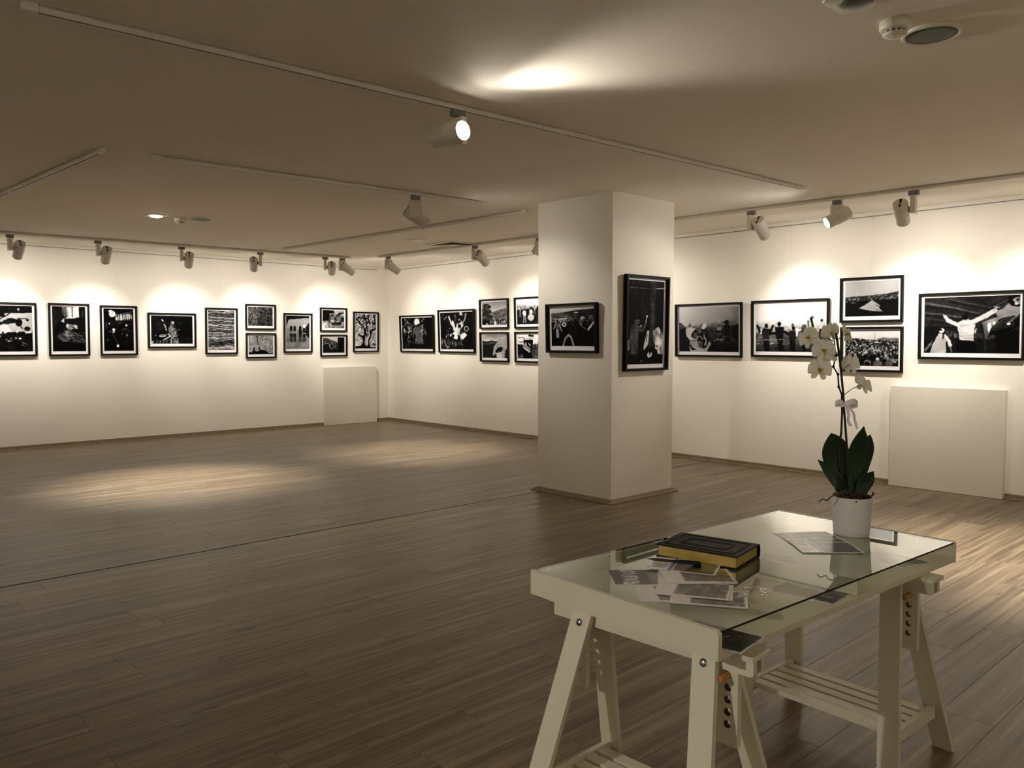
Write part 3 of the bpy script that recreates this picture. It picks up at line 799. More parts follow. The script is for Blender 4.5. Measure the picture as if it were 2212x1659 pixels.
def p_women(w, h):
    p = Pic(w, h, .5, 8)
    p.grad(0, 1, .55, .45).tex(6, 8, .12).poly([(0, 0), (1, 0), (1, .06), (.9, .06), (.1, .12), (0, .3)], .05).poly([(0, .1), (.1, .12), (.02, .3), (0, .32)], .05)
    p.poly([(.1, .12), (.92, .065), (1, .18), (.86, .33), (0, .36), (.03, .26)], .66, .6).poly([(.84, .34), (1, .2), (1, .66), (.86, .6)], .07).poly([(.86, .6), (1, .6), (1, .68)], .15)
    for x, b, l, hd, hh in ((.21, .42, .10, .06, .48), (.36, .46, .12, .08, .48), (.60, .07, .16, .05, .48), (.77, .10, .08, .78, .49)):
        p.poly([(x - .075, .42), (x + .06, .42), (x + .075, .56), (x - .07, .56)], b).poly([(x - .07, .54), (x + .07, .54), (x + .05, .76), (x - .055, .76)], l)
        p.ell(x, .36, .05, .06, hd).poly([(x - .045, .35), (x + .045, .35), (x + .05, .46), (x - .05, .46)], hd if hd < .5 else .1)
        p.line([(x - .035, .74), (x - .03, .79)], .02, .1).line([(x + .03, .74), (x + .03, .78)], .02, .08)
    p.ell(.77, .32, .055, .05, .85).line([(.70, .53), (.82, .53)], .015, .8).line([(.2, .79), (.86, .77)], .012, .06, .8)
    p.poly([(0, .62), (1, .66), (1, 1), (0, 1)], .40, .35, .3, (7, 18))
    return p.done(1.05)
def p_stonehouse(w, h):
    p = Pic(w, h, .5, 9)
    p.grad(0, .3, .62, .68).poly([(.3, .3), (.45, .15), (.62, .2), (.8, .28), (.98, .3), (1, 1), (0, 1), (0, .4)], .45, 1, .6, (14, 10))
    p.tex(26, 22, .35, .3, 1).poly([(0, 0), (.5, 0), (.55, .14), (.32, .2), (.3, .6), (0, .6)], .05, 1, .12, (14, 8)).ell(.85, .16, .14, .05, .10, 1, -.1).ell(.76, .24, .1, .05, .15, 1, -.3)
    p.poly([(.88, .4), (1, .34), (1, .64), (.86, .6)], .10).poly([(.4, .70), (.82, .66), (.84, .84), (.42, .86)], .12, .9, .3, (10, 8)).poly([(.33, .56), (.5, .54), (.6, .62), (.4, .66)], .7)
    for i in range(7): p.line([(.35, .36 + i * .045), (.62, .35 + i * .045)], .008, .2, .6)
    p.poly([(0, .82), (.2, .7), (.32, 1), (0, 1)], .72, 1, .6, (14, 10)).poly([(.5, .9), (1, .84), (1, 1), (.4, 1)], .42, 1, .3)
    return p.done(1.1)
def p_valley(w, h):
    p = Pic(w, h, .2, 10)
    p.grad(0, .35, .75, .62).poly([(0, .05), (.18, .06), (.45, .22), (.7, .35), (1, .5), (1, 1), (0, 1)], .20, 1, .25, (12, 9)).poly([(.35, .25), (.6, .3), (.7, .42), (.4, .5)], .36, .7, .2)
    p.poly([(.68, .03), (1, .02), (1, 1), (.75, 1), (.7, .5)], .06, 1, .12, (12, 10)).poly([(.05, .42), (.25, .38), (.36, .6), (.3, .8), (.05, .8)], .10)
    p.line([(.07, .45), (.12, .40), (.24, .41), (.30, .48), (.33, .64), (.37, .77)], .028, .75).line([(.42, .78), (.50, .70), (.60, .56)], .028, .6).line([(.25, .95), (.7, .55)], .02, .05)
    p.poly([(0, .8), (.5, .76), (1, .9), (1, 1), (0, 1)], .09, 1, .1).tex(30, 24, .08, .4, 1)
    return p.done(1.1)
def p_olive(w, h):
    p = Pic(w, h, .66, 11)
    p.tex(16, 22, .35).tex(40, 60, .28)
    m = (p.noise(16, 24, 5) > .62) & (p.Y < .32); p.a = np.where(m, .15, p.a)
    m = (p.noise(24, 34, 6) > .70) & (p.Y < .6); p.a = np.where(m, .22, p.a)
    p.poly([(.22, .95), (.36, .82), (.32, .68), (.1, .60), (.12, .56), (.3, .61), (.38, .62), (.42, .5), (.40, .42), (.0, .13), (.0, .09), (.42, .37), (.50, .44), (.52, .50), (.46, .70), (.44, .88), (.6, .9), (.62, .72), (.72, .62), (.66, .50), (.74, .46), (.98, .39), (1, .41), (.80, .50), (.76, .64), (.66, .80), (.72, .95)], .06)
    p.line([(.43, 0), (.50, .2), (.55, .42), (.58, .5)], .03, .08).ell(.55, .61, .06, .05, .3).poly([(.5, .92), (.55, .72), (.64, .62), (.6, .8), (.58, .92)], .75)
    p.poly([(0, .93), (.25, .92), (.75, .95), (1, .97), (1, 1), (0, 1)], .08).ell(.92, .88, .1, .04, .3)
    return p.done(1.12)
def p_headscarf(w, h):
    p = Pic(w, h, .06, 12)
    p.crowd(110, 0, .75, .02, .5, .022, .05, .06, .8, .32).crowd(60, 0, 1, .45, .95, .05, .06, .05, .45, .16)
    for i in range(60):
        x, y = p.r.rand(), p.r.uniform(0, .9); p.line([(x, y), (x + p.r.uniform(-.04, .04), y + p.r.uniform(.04, .12))], .016, p.r.choice([.03, .05, .4, .65]), .8)
    p.poly([(.72, .1), (1, 0), (1, 1), (.70, 1)], .03, .72).poly([(.3, .8), (1, .75), (1, 1), (.2, 1)], .03, .6)
    p.poly([(.46, .35), (.55, .24), (.64, .33), (.66, .58), (.70, .84), (.42, .84), (.46, .6)], .36, 1, .3, (50, 40)).ell(.51, .14, .085, .11, .82).ell(.545, .245, .05, .045, .10)
    p.line([(.46, .3), (.40, .38), (.46, .5)], .035, .5).line([(.72, .38), (.8, .5)], .02, .6).line([(.73, .46), (.8, .56)], .02, .55).line([(.2, .3), (.28, .45)], .05, .62)
    return p.done(1.12)
def p_whirl(w, h):
    p = Pic(w, h, .05, 13)
    p.tex(14, 14, .10).crowd(70, 0, 1, .02, .95, .03, .06, .05, .4, .14)
    p.poly([(.7, .1), (1, 0), (1, 1), (.72, 1)], .03, .6)
    p.poly([(.34, .28), (.40, .2), (.48, .44), (.52, .3), (.58, .18), (.68, .26), (.72, .36), (.62, .46), (.58, .62), (.46, .62), (.42, .5)], .70, 1, .5, (16, 14))
    p.line([(.27, .12), (.34, .3), (.44, .42)], .06, .7).line([(.80, .05), (.76, .2), (.68, .32)], .05, .5).ell(.60, .38, .05, .06, .08).ell(.56, .26, .09, .05, .12)
    p.ell(.80, .45, .075, .07, .6).ell(.80, .45, .05, .045, .12).poly([(.62, .60), (.74, .54), (.82, .62), (.68, .74), (.61, .7)], .82).poly([(.3, .60), (.46, .53), (.54, .66), (.52, .74), (.42, .72), (.38, .62), (.3, .66)], .84).ell(.39, .63, .05, .045, .15)
    p.line([(.13, .74), (.13, .84), (.2, .97), (.26, .92)], .028, .62).line([(.2, .62), (.17, .68)], .04, .5).ell(.46, .86, .04, .07, .35).ell(.58, .84, .07, .05, .28).line([(.12, .18), (.2, .12)], .03, .5)
    p.poly([(.6, 0), (.68, 0), (.70, .1), (.60, .08)], .6)
    return p.done(1.12)
def p_treecrowd(w, h):
    p = Pic(w, h, .5, 14)
    p.grad(0, .45, .55, .78).poly([(.4, .45), (.7, .36), (.95, .30), (1, .34), (1, .6), (0, .6), (0, .48)], .42, 1, .15)
    p.crowd(190, .3, 1, .46, .78, .014, .032, .10, .75, .3).crowd(70, 0, 1, .76, .96, .04, .055, .06, .6, .22)
    for cx, cy, rx, ry in ((.16, .16, .13, .09), (.24, .22, .14, .1), (.14, .36, .15, .14), (.26, .44, .14, .12), (.16, .58, .17, .14), (.28, .66, .16, .1), (.10, .74, .12, .12)): p.ell(cx, cy, rx, ry, .09)
    m = p.inside([(0, .1), (.4, .1), (.46, .7), (0, .85)]); p.a = np.where(m & (p.noise(30, 30) > .66), np.minimum(p.a + .28, .6), p.a)
    p.poly([(0, .8), (.3, .78), (.32, 1), (0, 1)], .06).ell(.54, .92, .04, .08, .85).ell(.2, .96, .05, .03, .7).ell(.9, .86, .04, .06, .6)
    return p.done(1.08)
def p_shawl(w, h):
    p = Pic(w, h, .4, 15)
    p.grad(0, .28, .58, .85).tex(4, 6, .25, 0, .26).poly([(0, .24), (.18, .29), (.4, .24), (.6, .29), (.62, .5), (0, .6)], .16, 1, .1).poly([(.1, .40), (.5, .30), (.52, .36), (.1, .46)], .4, .5, .5, (30, 12)).poly([(0, .42), (.7, .4), (.7, 1), (0, 1)], .11, 1, .05)
    p.line([(.58, .28), (.78, .2)], .014, .08).poly([(.42, .86), (.47, .52), (.56, .36), (.80, .22), (.95, .06), (1, .1), (1, 1), (.58, 1), (.6, .8), (.5, .84), (.45, .92)], .62, 1, .14, (10, 14))
    p.poly([(.52, .74), (.62, .56), (.78, .5), (.84, .62), (.74, .74), (.6, .78)], .06).poly([(.56, .8), (.7, .74), (.78, .84), (.8, 1), (.58, 1)], .78).line([(.84, .5), (.9, .78), (.88, 1)], .03, .4).line([(.92, .3), (.96, .6)], .03, .45).poly([(.94, .66), (1, .6), (1, 1), (.9, 1)], .06).ell(.67, .72, .02, .02, .5)
    return p.done(1.05)
def p_dancers(w, h):
    p = Pic(w, h, .5, 16)
    p.grad(0, .3, .97, .9).poly([(0, .16), (.3, .22), (1, .24), (1, .36), (0, .34)], .62, 1, .25).crowd(120, 0, 1, .22, .42, .014, .03, .15, .85, .4)
    p.poly([(0, .40), (1, .36), (1, 1), (0, 1)], .08, .92, .05).crowd(16, .55, 1, .30, .36, .05, .06, .05, .4, .15)
    p.fig(.28, .92, .58, .82, .55, .3, [(-.2, .2), (.15, .3)], .12, wide=1.2).fig(.52, .86, .56, .72, .6, .1, [(-.15, .3), (.22, .24)], .06, wide=1.2).fig(.12, .68, .36, .5, .5, .4, [(-.1, .3)], .1).fig(.66, .6, .36, .6, .4, .2, [(.2, .2)], .1)
    p.ell(.52, .72, .12, .13, .7).tex(40, 30, .12, .3, .85)
    return p.done(1.1)
def p_stripes(w, h):
    p = Pic(w, h, .85, 17)
    p.poly([(0, .42), (1, .40), (1, 1), (0, 1)], .30, 1, .2).poly([(0, .40), (.2, .42), (.22, .8), (0, .9)], .09, 1, .1)
    p.poly([(.24, .24), (.5, .18), (.6, .24), (.58, .5), (.52, .7), (.58, 1), (.24, 1), (.18, .74), (.22, .5)], .04).ell(.45, .17, .18, .05, .72, 1, -.1).poly([(.42, .0), (.64, .02), (.62, .1), (.44, .08)], .1)
    for i, c in enumerate((.82, .06, .8, .1, .78)): p.poly([(.20, .40 + i * .035), (.26, .38 + i * .035), (.5, .58 + i * .03), (.46, .64 + i * .03)], c)
    p.line([(.32, .34), (.34, .44)], .04, .85).line([(.42, .36), (.5, .46)], .03, .85).line([(.03, .12), (.28, .14), (.2, .32), (.06, .3)], .024, .1)
    p.fig(.86, .86, .72, .05, .06, .06, [(-.2, .2)], .05, wide=1.3).fig(.68, .72, .36, .12, .35, .2, [], .1).crowd(10, .6, 1, .5, .6, .04, .05, .1, .6, .3)
    return p.done(1.12)
def p_leap(w, h):
    p = Pic(w, h, .1, 18)
    p.grad(0, .12, .78, .66).poly([(0, .12), (.3, .10), (.6, .05), (1, .02), (1, .45), (0, .45)], .28, 1, .2, (8, 10)).poly([(.6, .06), (1, .03), (1, .3), (.6, .3)], .08, .6)
    p.line([(.55, .115), (.64, .115)], .02, .85).poly([(.18, .26), (.36, .255), (.36, .29), (.18, .295)], .88).crowd(60, 0, .5, .2, .32, .014, .02, .3, .85, .5)
    p.poly([(0, .50), (1, .46), (1, 1), (0, 1)], .06, .95, .04)
    for x, t in ((.45, .1), (.56, .12), (.62, .08), (.78, .05), (.92, .05), (.04, .08)): p.fig(x, .74, .46, t, t * 1.2, .16, [(-.1, .3), (.14, .25)], .06, wide=1.2)
    p.fig(.15, .76, .46, .36, .62, .05, [(-.22, .3), (.2, .3)], .06).line([(.10, .42), (.06, .54)], .03, .7).line([(.2, .42), (.25, .6)], .03, .7)
    p.ell(.31, .43, .05, .06, .85).ell(.31, .425, .025, .03, .05).poly([(.27, .5), (.37, .5), (.39, .70), (.33, .7)], .04)
    p.line([(.40, .70), (.32, .82), (.29, .98)], .06, .55).line([(.41, .70), (.47, .76), (.53, .97)], .06, .62).ell(.285, .985, .02, .02, .9)
    p.ell(.74, .27, .05, .045, .72).ell(.755, .3, .03, .03, .35).poly([(.86, .30), (.9, .18), (.98, .2), (.97, .3)], .4).line([(.86, .58), (.98, .38)], .05, .80).line([(.66, .36), (.72, .48), (.86, .58)], .025, .4)
    return p.done(1.1)
def p_poleman(w, h):
    p = Pic(w, h, .09, 19)
    p.tex(8, 14, .07).tex(20, 36, .05).grad(0, .06, .16, .13).line([(.05, .09), (.6, .095)], .006, .5).line([(.78, .085), (1, .075)], .010, .75)
    p.poly([(.30, .1), (.36, .1), (.37, .45), (.29, .45)], .055).poly([(.62, 0), (.77, 0), (.74, .78), (.60, .80)], .21, 1, .1, (10, 40))
    p.poly([(.12, .88), (.07, .7), (.10, .55), (.18, .51), (.34, .55), (.36, .62), (.30, .76), (.26, .88)], .30, 1, .14, (14, 18)).ell(.27, .495, .075, .03, .34).line([(.2, .5), (.34, .5)], .006, .1).line([(.3, .585), (.42, .6), (.51, .5)], .03, .34).line([(.5, .5), (.52, .44)], .02, .62).ell(.53, .425, .024, .018, .8).ell(.36, .545, .03, .014, .55)
    p.poly([(.3, .6), (.42, .62), (.44, .86), (.3, .86)], .04).poly([(.45, .80), (.54, .60), (.6, .60), (.58, .76), (.46, .83)], .75).line([(.55, .64), (.52, .72)], .014, .2)
    p.poly([(.70, .60), (.86, .55), (1, .64), (1, .88), (.86, .88), (.78, .78), (.72, .70)], .62, 1, .6, (16, 16))
    for i in range(4):
        for j in range(3): p.ell(.86 + .04 * i, .63 + .02 * j + .006 * i, .012, .006, .12)
    p.ell(.62, .90, .16, .085, .035).ell(.62, .885, .065, .033, .82).ell(.625, .87, .022, .022, .05).ell(.82, .80, .05, .025, .8).ell(.83, .79, .02, .012, .1).poly([(0, .72), (.06, .7), (.08, .82), (0, .84)], .5, 1, .5).poly([(0, .88), (.4, .9), (.5, 1), (0, 1)], .05).ell(.4, .965, .02, .006, .6)
    return p.done(1.1)
def _q(x0, x1, y0, y1):
    def f(*v): return [((v[i] - x0) / (x1 - x0), (v[i + 1] - y0) / (y1 - y0)) for i in range(0, len(v), 2)]
    return f
def p_hood(w, h):
    p = Pic(w, h, .3, 20); q = _q(200, 1640, 270, 1375); e = lambda x, y, rx, ry, v, a=1, r=0: p.ell((x - 200) / 1440, (y - 270) / 1105, rx / 1440, ry / 1105, v, a, r)
    t = np.clip(p.Y / .40, 0, 1); sky = .86 - .36 * p.X - .10 * t
    g = np.clip((p.Y - (.40 - .10 * p.X)) / .12, 0, 1); gr = np.clip(.30 - .34 * np.clip(p.Y - .45, 0, 1) * 1.6, .06, 1)
    p.a = sky * (1 - g) + gr * g
    p.tex(60, 30, .16, .36, .56)
    p.poly(q(200, 645, 265, 658, 330, 730, 375, 800, 410, 1000, 460, 1110, 470, 1375, 200, 1375), .10, 1, .05).poly(q(200, 650, 262, 664, 320, 735, 350, 790, 200, 825), .30).line(q(205, 820, 350, 800), .008, .06)
    p.poly(q(440, 745, 450, 730, 470, 665, 490, 668, 482, 745, 460, 760), .18)
    p.poly(q(715, 720, 760, 680, 800, 662, 800, 760, 740, 830, 700, 780), .34, 1, .2).poly(q(785, 680, 830, 662, 878, 680, 884, 740, 850, 800, 800, 830, 772, 790), .76).poly(q(690, 900, 760, 820, 800, 830, 740, 915), .62).poly(q(740, 830, 860, 810, 930, 900, 920, 960, 720, 950), .13, 1, .12)
    p.poly(q(690, 930, 930, 950, 940, 1060, 870, 1200, 790, 1220, 700, 1160, 660, 1040), .07, 1, .10).line(q(825, 955, 832, 1030, 872, 1060, 870, 1150, 838, 1205), .024, .72).line(q(730, 990, 770, 1040, 790, 1060), .03, .5).line(q(745, 1100, 800, 1150), .02, .3)
    p.poly(q(470, 1100, 640, 1075, 665, 1180, 705, 1262, 800, 1296, 870, 1270, 905, 1180, 962, 1108, 992, 1170, 960, 1240, 910, 1330, 905, 1375, 470, 1375, 462, 1210), .58, 1, .12, (14, 14)).poly(q(660, 1090, 760, 1120, 800, 1290, 720, 1270, 680, 1190), .28, 1, .2)
    p.poly(q(375, 905, 370, 830, 402, 780, 490, 764, 622, 806, 690, 930, 700, 990, 650, 1070, 560, 1100, 470, 1100, 440, 1050, 398, 995), .70, 1, .08, (10, 10)).poly(q(618, 812, 686, 920, 694, 985, 650, 1042, 560, 1040, 503, 992, 520, 910, 565, 858), .07).poly(q(580, 900, 650, 905, 690, 985, 640, 1035, 560, 1030, 545, 970), .32, 1, .12).ell((660 - 200) / 1440, (1000 - 270) / 1105, .012, .018, .6)
    p.poly(q(440, 1050, 520, 1080, 640, 1060, 660, 1050, 640, 1100, 520, 1120), .40).poly(q(470, 1172, 530, 1270, 645, 1322, 520, 1335, 474, 1245), .05)
    p.poly(q(1105, 770, 1260, 755, 1265, 1000, 1230, 1035, 1088, 1020), .07).poly(q(1115, 772, 1240, 768, 1230, 850, 1122, 852), .44).poly(q(1145, 740, 1160, 690, 1205, 690, 1215, 745), .22)
    for i, (x, y) in enumerate(((1120, 905), (1150, 900), (1185, 900), (1215, 895))): p.line(q(x, y, x + 10, y + 70), .010, .5)
    p.line(q(1120, 1000, 1200, 990), .008, .4)
    for i in range(18): e(p.r.uniform(1055, 1310), p.r.uniform(1050, 1100), 16, 18, p.r.choice([.15, .35, .5]))
    e(1360, 655, 56, 52, .09); p.line(q(1255, 655, 1310, 650), .016, .12).poly(q(1285, 745, 1330, 708, 1420, 708, 1455, 765, 1450, 965, 1420, 990, 1275, 980), .06).line(q(1280, 992, 1420, 985), .010, .38).poly(q(1300, 1000, 1420, 1000, 1450, 1110, 1300, 1100), .05)
    e(1540, 655, 62, 46, .38); p.poly(q(1470, 745, 1520, 710, 1605, 690, 1640, 705, 1640, 1120, 1480, 1010), .05).line(q(1490, 735, 1600, 690), .01, .45)
    return p.done(1.04)
def p_fogdance(w, h):
    p = Pic(w, h, .9, 21)
    p.a = .97 - .10 * (p.X - .55) ** 2 * 4 - .06 * p.Y
    m = (p.Y > .33) & (p.Y < .62); t = np.clip((p.Y - .33) / .28, 0, 1); p.a = np.where(m, p.a - t * .42 + (p.noise(70, 44) - .5) * .5 * t, p.a)
    p.poly([(0, .60), (1, .58), (1, 1), (0, 1)], .36, 1, .16, (14, 26)).grad(.84, 1, .24, .13).tex(20, 26, .12, .6, 1).crowd(40, 0, .75, .48, .58, .018, .026, .35, .9, .5)
    def man(x, yb, hh, lean, coat):
        k = hh / p.ar
        p.line([(x - .05 * k + lean * .25 * k, yb - .46 * hh), (x - .02 * k, yb - .2 * hh), (x + .04 * k, yb)], .12 * hh, .05).line([(x + .07 * k + lean * .25 * k, yb - .46 * hh), (x + .10 * k, yb - .02 * hh)], .10 * hh, .06)
        p.poly([(x - .17 * k + lean * k * .6, yb - .80 * hh), (x + .17 * k + lean * k * .6, yb - .80 * hh), (x + .13 * k, yb - .42 * hh), (x - .13 * k, yb - .42 * hh)], coat)
        p.ell(x + lean * k * .7, yb - .90 * hh, .07 * k, .085 * hh, .06)
    man(.15, .98, .58, 0.05, .13); man(.36, .98, .62, -.02, .06); man(.54, .98, .52, .08, .12); man(.70, .98, .52, 0, .10)
    p.line([(.06, .58), (.025, .45)], .05, .08).line([(.22, .58), (.26, .46)], .05, .08).line([(.29, .6), (.22, .62)], .05, .05).line([(.43, .58), (.5, .64)], .05, .05).line([(.62, .60), (.66, .72)], .05, .11).line([(.12, .75), (.2, .75)], .012, .6).line([(.33, .75), (.42, .73)], .012, .55)
    p.poly([(.59, .52), (.63, .52), (.62, .68), (.6, .68)], .85).ell(.55, .44, .02, .03, .3).poly([(.68, .46), (.74, .46), (.73, .54), (.69, .54)], .7).poly([(.68, .44), (.74, .44), (.75, .64), (.67, .64)], .13, .8)
    p.line([(.80, .32), (.84, .48)], .05, .08).ell(.82, .30, .02, .03, .25).poly([(.75, .36), (.78, .36), (.79, .56), (.76, .56)], .4).fig(.95, .72, .40, .72, .07, .08, [], .03)
    p.line([(.22, .84), (.26, .82)], .02, .8).line([(.02, .83), (.05, .825)], .012, .7)
    return p.done(1.06)
def p_tent(w, h):
    p = Pic(w, h, .3, 22)
    p.a = .74 - .16 * p.Y - .10 * (p.X - .4) ** 2 * 2; p.poly([(0, .44), (.5, .40), (.8, .38), (1, .31), (1, .52), (0, .52)], .20, 1, .08).poly([(0, .47), (1, .42), (1, .62), (0, .62)], .16)
    for i in range(70):
        x, y = p.r.rand(), p.r.uniform(.42, .56); s_ = .01 + .03 * (y - .4); p.poly([(x - s_ * 1.6, y + s_), (x, y - s_), (x + s_ * 1.6, y + s_)], p.r.uniform(.25, .75))
    p.grad(.58, 1, .07, .04); p.poly([(0, .5), (.1, .56), (1, .52), (1, 1), (0, 1)], .055, .85).poly([(.26, .77), (.45, .61), (.51, .54), (.56, .58), (.67, .71), (.64, .76), (.72, .88), (.5, .845)], .62, 1, .08, (10, 8)).poly([(.51, .55), (.58, .74), (.72, .88), (.58, .86)], .50).line([(.51, .55), (.60, .84)], .008, .72).poly([(.56, .66), (.66, .71), (.63, .75)], .35).line([(.20, .60), (.12, .61)], .02, .5).line([(.02, .57), (.05, .575)], .02, .6)
    return p.done(1.05)
def p_festival(w, h):
    p = Pic(w, h, .2, 23)
    p.grad(0, .26, .82, .74).poly([(.6, .22), (.72, .18), (1, .2), (1, .34), (.6, .34)], .42).poly([(0, .2), (.2, .2), (.5, .25), (.7, .26), (1, .32), (1, 1), (0, 1)], .12).line([(.56, .07), (.56, .3)], .010, .3).line([(.65, .19), (.65, .26)], .014, .25)
    p.crowd(420, 0, 1, .24, .66, .010, .030, .12, .85, .36).crowd(60, 0, 1, .62, .9, .035, .07, .06, .5, .14)
    for x, y, wd in ((.28, .24, .05), (.48, .28, .06), (.6, .32, .1), (.82, .36, .04), (.55, .56, .03), (.2, .68, .04), (.86, .54, .03)): p.ell(x, y, wd * .5, .012, .85)
    p.ell(.62, .80, .03, .05, .75).ell(.62, .93, .08, .1, .35).ell(.43, .92, .07, .1, .42).ell(.43, .97, .05, .1, .05).ell(.83, .93, .07, .1, .3).ell(.3, .9, .08, .1, .07).line([(.66, .62), (.69, .70), (.75, .68), (.75, .6)], .018, .4)
    return p.done(1.12)
def p_arms(w, h):
    p = Pic(w, h, .13, 24); q = _q(230, 2020, 262, 1340); e = lambda x, y, rx, ry, v, a=1, r=0: p.ell((x - 230) / 1790, (y - 262) / 1078, rx / 1790, ry / 1078, v, a, r)
    p.tex(6, 4, .05)
    for pts, v in ((q(230, 340, 900, 470, 1300, 580, 1300, 610, 900, 505, 230, 385), .30), (q(700, 285, 1500, 470, 1500, 500, 690, 310), .24), (q(230, 530, 960, 640, 960, 665, 230, 560), .30), (q(230, 640, 900, 745, 900, 770, 230, 665), .20)): p.poly(pts, v, .85, .06)
    for pts in (q(230, 385, 900, 505, 1300, 610, 1300, 640, 900, 560, 230, 450), q(690, 310, 1500, 500, 1490, 540, 690, 360), q(230, 565, 960, 668, 960, 720, 230, 610), q(320, 680, 900, 775, 900, 830, 380, 760)): p.poly(pts, .06, .7)
    p.poly(q(230, 820, 900, 830, 900, 1340, 230, 1340), .06, .85, .05)
    p.poly(q(1590, 560, 1730, 490, 1890, 320, 2020, 420, 2020, 620, 1640, 720), .50, 1, .05).poly(q(1500, 430, 1880, 262, 1960, 262, 1620, 470), .10, .7).line(q(1560, 470, 1920, 270), .012, .34)
    e(1950, 350, 150, 130, .04, 1, .5); p.poly(q(1880, 340, 1930, 305, 2020, 300, 2020, 430, 1940, 440), .50, 1, .2); e(1975, 350, 34, 20, .12); e(1945, 425, 30, 24, .72)
    p.poly(q(1480, 900, 1560, 780, 1650, 705, 2020, 605, 2020, 1340, 1440, 1340, 1440, 1000), .03)
    for i in range(6): p.line(q(1540 - 8 * i, 800 + 26 * i, 1880 + 10 * i, 645 + 34 * i), .008, .55 - .05 * i, .8)
    p.line(q(1840, 760, 1970, 620), .034, .45).line(q(1850, 735, 1880, 755), .012, .05).line(q(1880, 700, 1910, 720), .012, .05).line(q(1910, 665, 1945, 685), .012, .05); e(1825, 790, 30, 22, .92)
    p.line(q(1800, 960, 2000, 860), .006, .3)
    p.poly(q(1350, 760, 1500, 700, 1620, 660, 1640, 730, 1510, 860, 1470, 1000, 1440, 1080, 1400, 1040), .46, 1, .35, (14, 3)).poly(q(1440, 790, 1500, 760, 1510, 850, 1480, 960, 1440, 860), .9).poly(q(1530, 750, 1560, 740, 1600, 780, 1550, 800), .85).poly(q(1290, 770, 1345, 760, 1390, 1000, 1330, 1000), .10).poly(q(1220, 890, 1250, 860, 1245, 950, 1215, 960), .7)
    for x, y in ((690, 930), (740, 990), (820, 960), (880, 1000), (1240, 1000), (1320, 1010), (1480, 1040), (1540, 1030)): e(x, y, 38, 44, .20); p.poly(q(x - 60, y + 60, x + 60, y + 60, x + 75, 1340, x - 75, 1340), .07, 1, .05)
    e(845, 1000, 22, 50, .4); e(770, 960, 14, 60, .3, 1, .3)
    p.poly(q(890, 1080, 1210, 1100, 1270, 1340, 870, 1340), .015)
    p.line(q(600, 600, 640, 640), .016, .62).line(q(640, 635, 690, 705, 780, 765), .056, .70).line(q(700, 715, 870, 790), .074, .72)
    p.line(q(1150, 750, 1330, 680, 1470, 600, 1570, 545), .082, .72).line(q(1560, 540, 1600, 480), .034, .60).line(q(1595, 500, 1655, 470), .014, .55).line(q(1590, 490, 1560, 455), .012, .55)
    p.poly(q(850, 775, 940, 735, 1000, 700, 1095, 700, 1180, 715, 1225, 790, 1200, 950, 1208, 1100, 1060, 1102, 925, 1080, 912, 960, 880, 860), .72, 1, .12, (12, 16)).poly(q(985, 700, 1000, 660, 1080, 670, 1110, 705, 1040, 720), .62)
    e(1030, 645, 68, 56, .03)
    for a, b in ((q(930, 930, 1010, 1010, 1190, 1000), .55), (q(930, 1000, 1030, 1060, 1200, 1060), .50), (q(900, 860, 980, 930, 1080, 960), .52), (q(940, 830, 1100, 800), .45), (q(1120, 800, 1230, 770), .5), (q(1370, 660, 1420, 690), .48)): p.line(a, .010, b, .8)
    p.poly(q(420, 1080, 520, 960, 640, 965, 705, 1010, 700, 1110, 665, 1120, 672, 1340, 365, 1340, 415, 1130), .62, 1, .14, (10, 12)).line(q(680, 1030, 720, 1110, 750, 1200), .05, .74).line(q(745, 1205, 790, 1310), .022, .42).line(q(420, 1090, 340, 1190, 260, 1290), .045, .36)
    e(580, 905, 54, 50, .76); e(548, 880, 40, 30, .06, 1, .5); p.poly(q(540, 870, 500, 900, 440, 980, 390, 1110, 390, 1185, 430, 1120, 510, 985, 540, 930), .05).poly(q(600, 965, 590, 1070, 616, 1060, 634, 960), .05); e(592, 905, 12, 6, .3); e(600, 930, 10, 5, .35)
    return p.done(1.06)

def sheet(fn, w, h, ppm):
    """photographic print on white paper: margins as in the photograph, tiny grey caption marks in the lower margin; returns linear colours"""
    nx, ny = int(w * ppm), int(h * ppm)
    a = np.full((ny, nx), 0.93)
    ms, mt, mbm = int(0.030 * ppm), int(0.028 * ppm), int(0.044 * ppm)
    iw, ih = nx - 2 * ms, ny - mt - mbm
    pic = fn(iw, ih)
    a[mt:mt + pic.shape[0], ms:ms + pic.shape[1]] = pic
    r = np.random.RandomState(nx * 7 + ny)
    yc = mt + pic.shape[0] + max(1, int(0.009 * ppm))
    for x0, x1 in ((ms, ms + int(iw * .10)), (ms + int(iw * .80), ms + iw)):
        for x in range(x0, x1):
            if r.rand() < .75: a[yc, x] = .70 + .12 * r.rand()
    a[mt:mt + pic.shape[0], ms:ms + pic.shape[1]] = np.where(pic < .5, pic * (.72 + .56 * pic), pic)
    c = lin(a) * 0.97
    return np.stack([c * 0.975, c * 0.96, c * 0.99], -1)

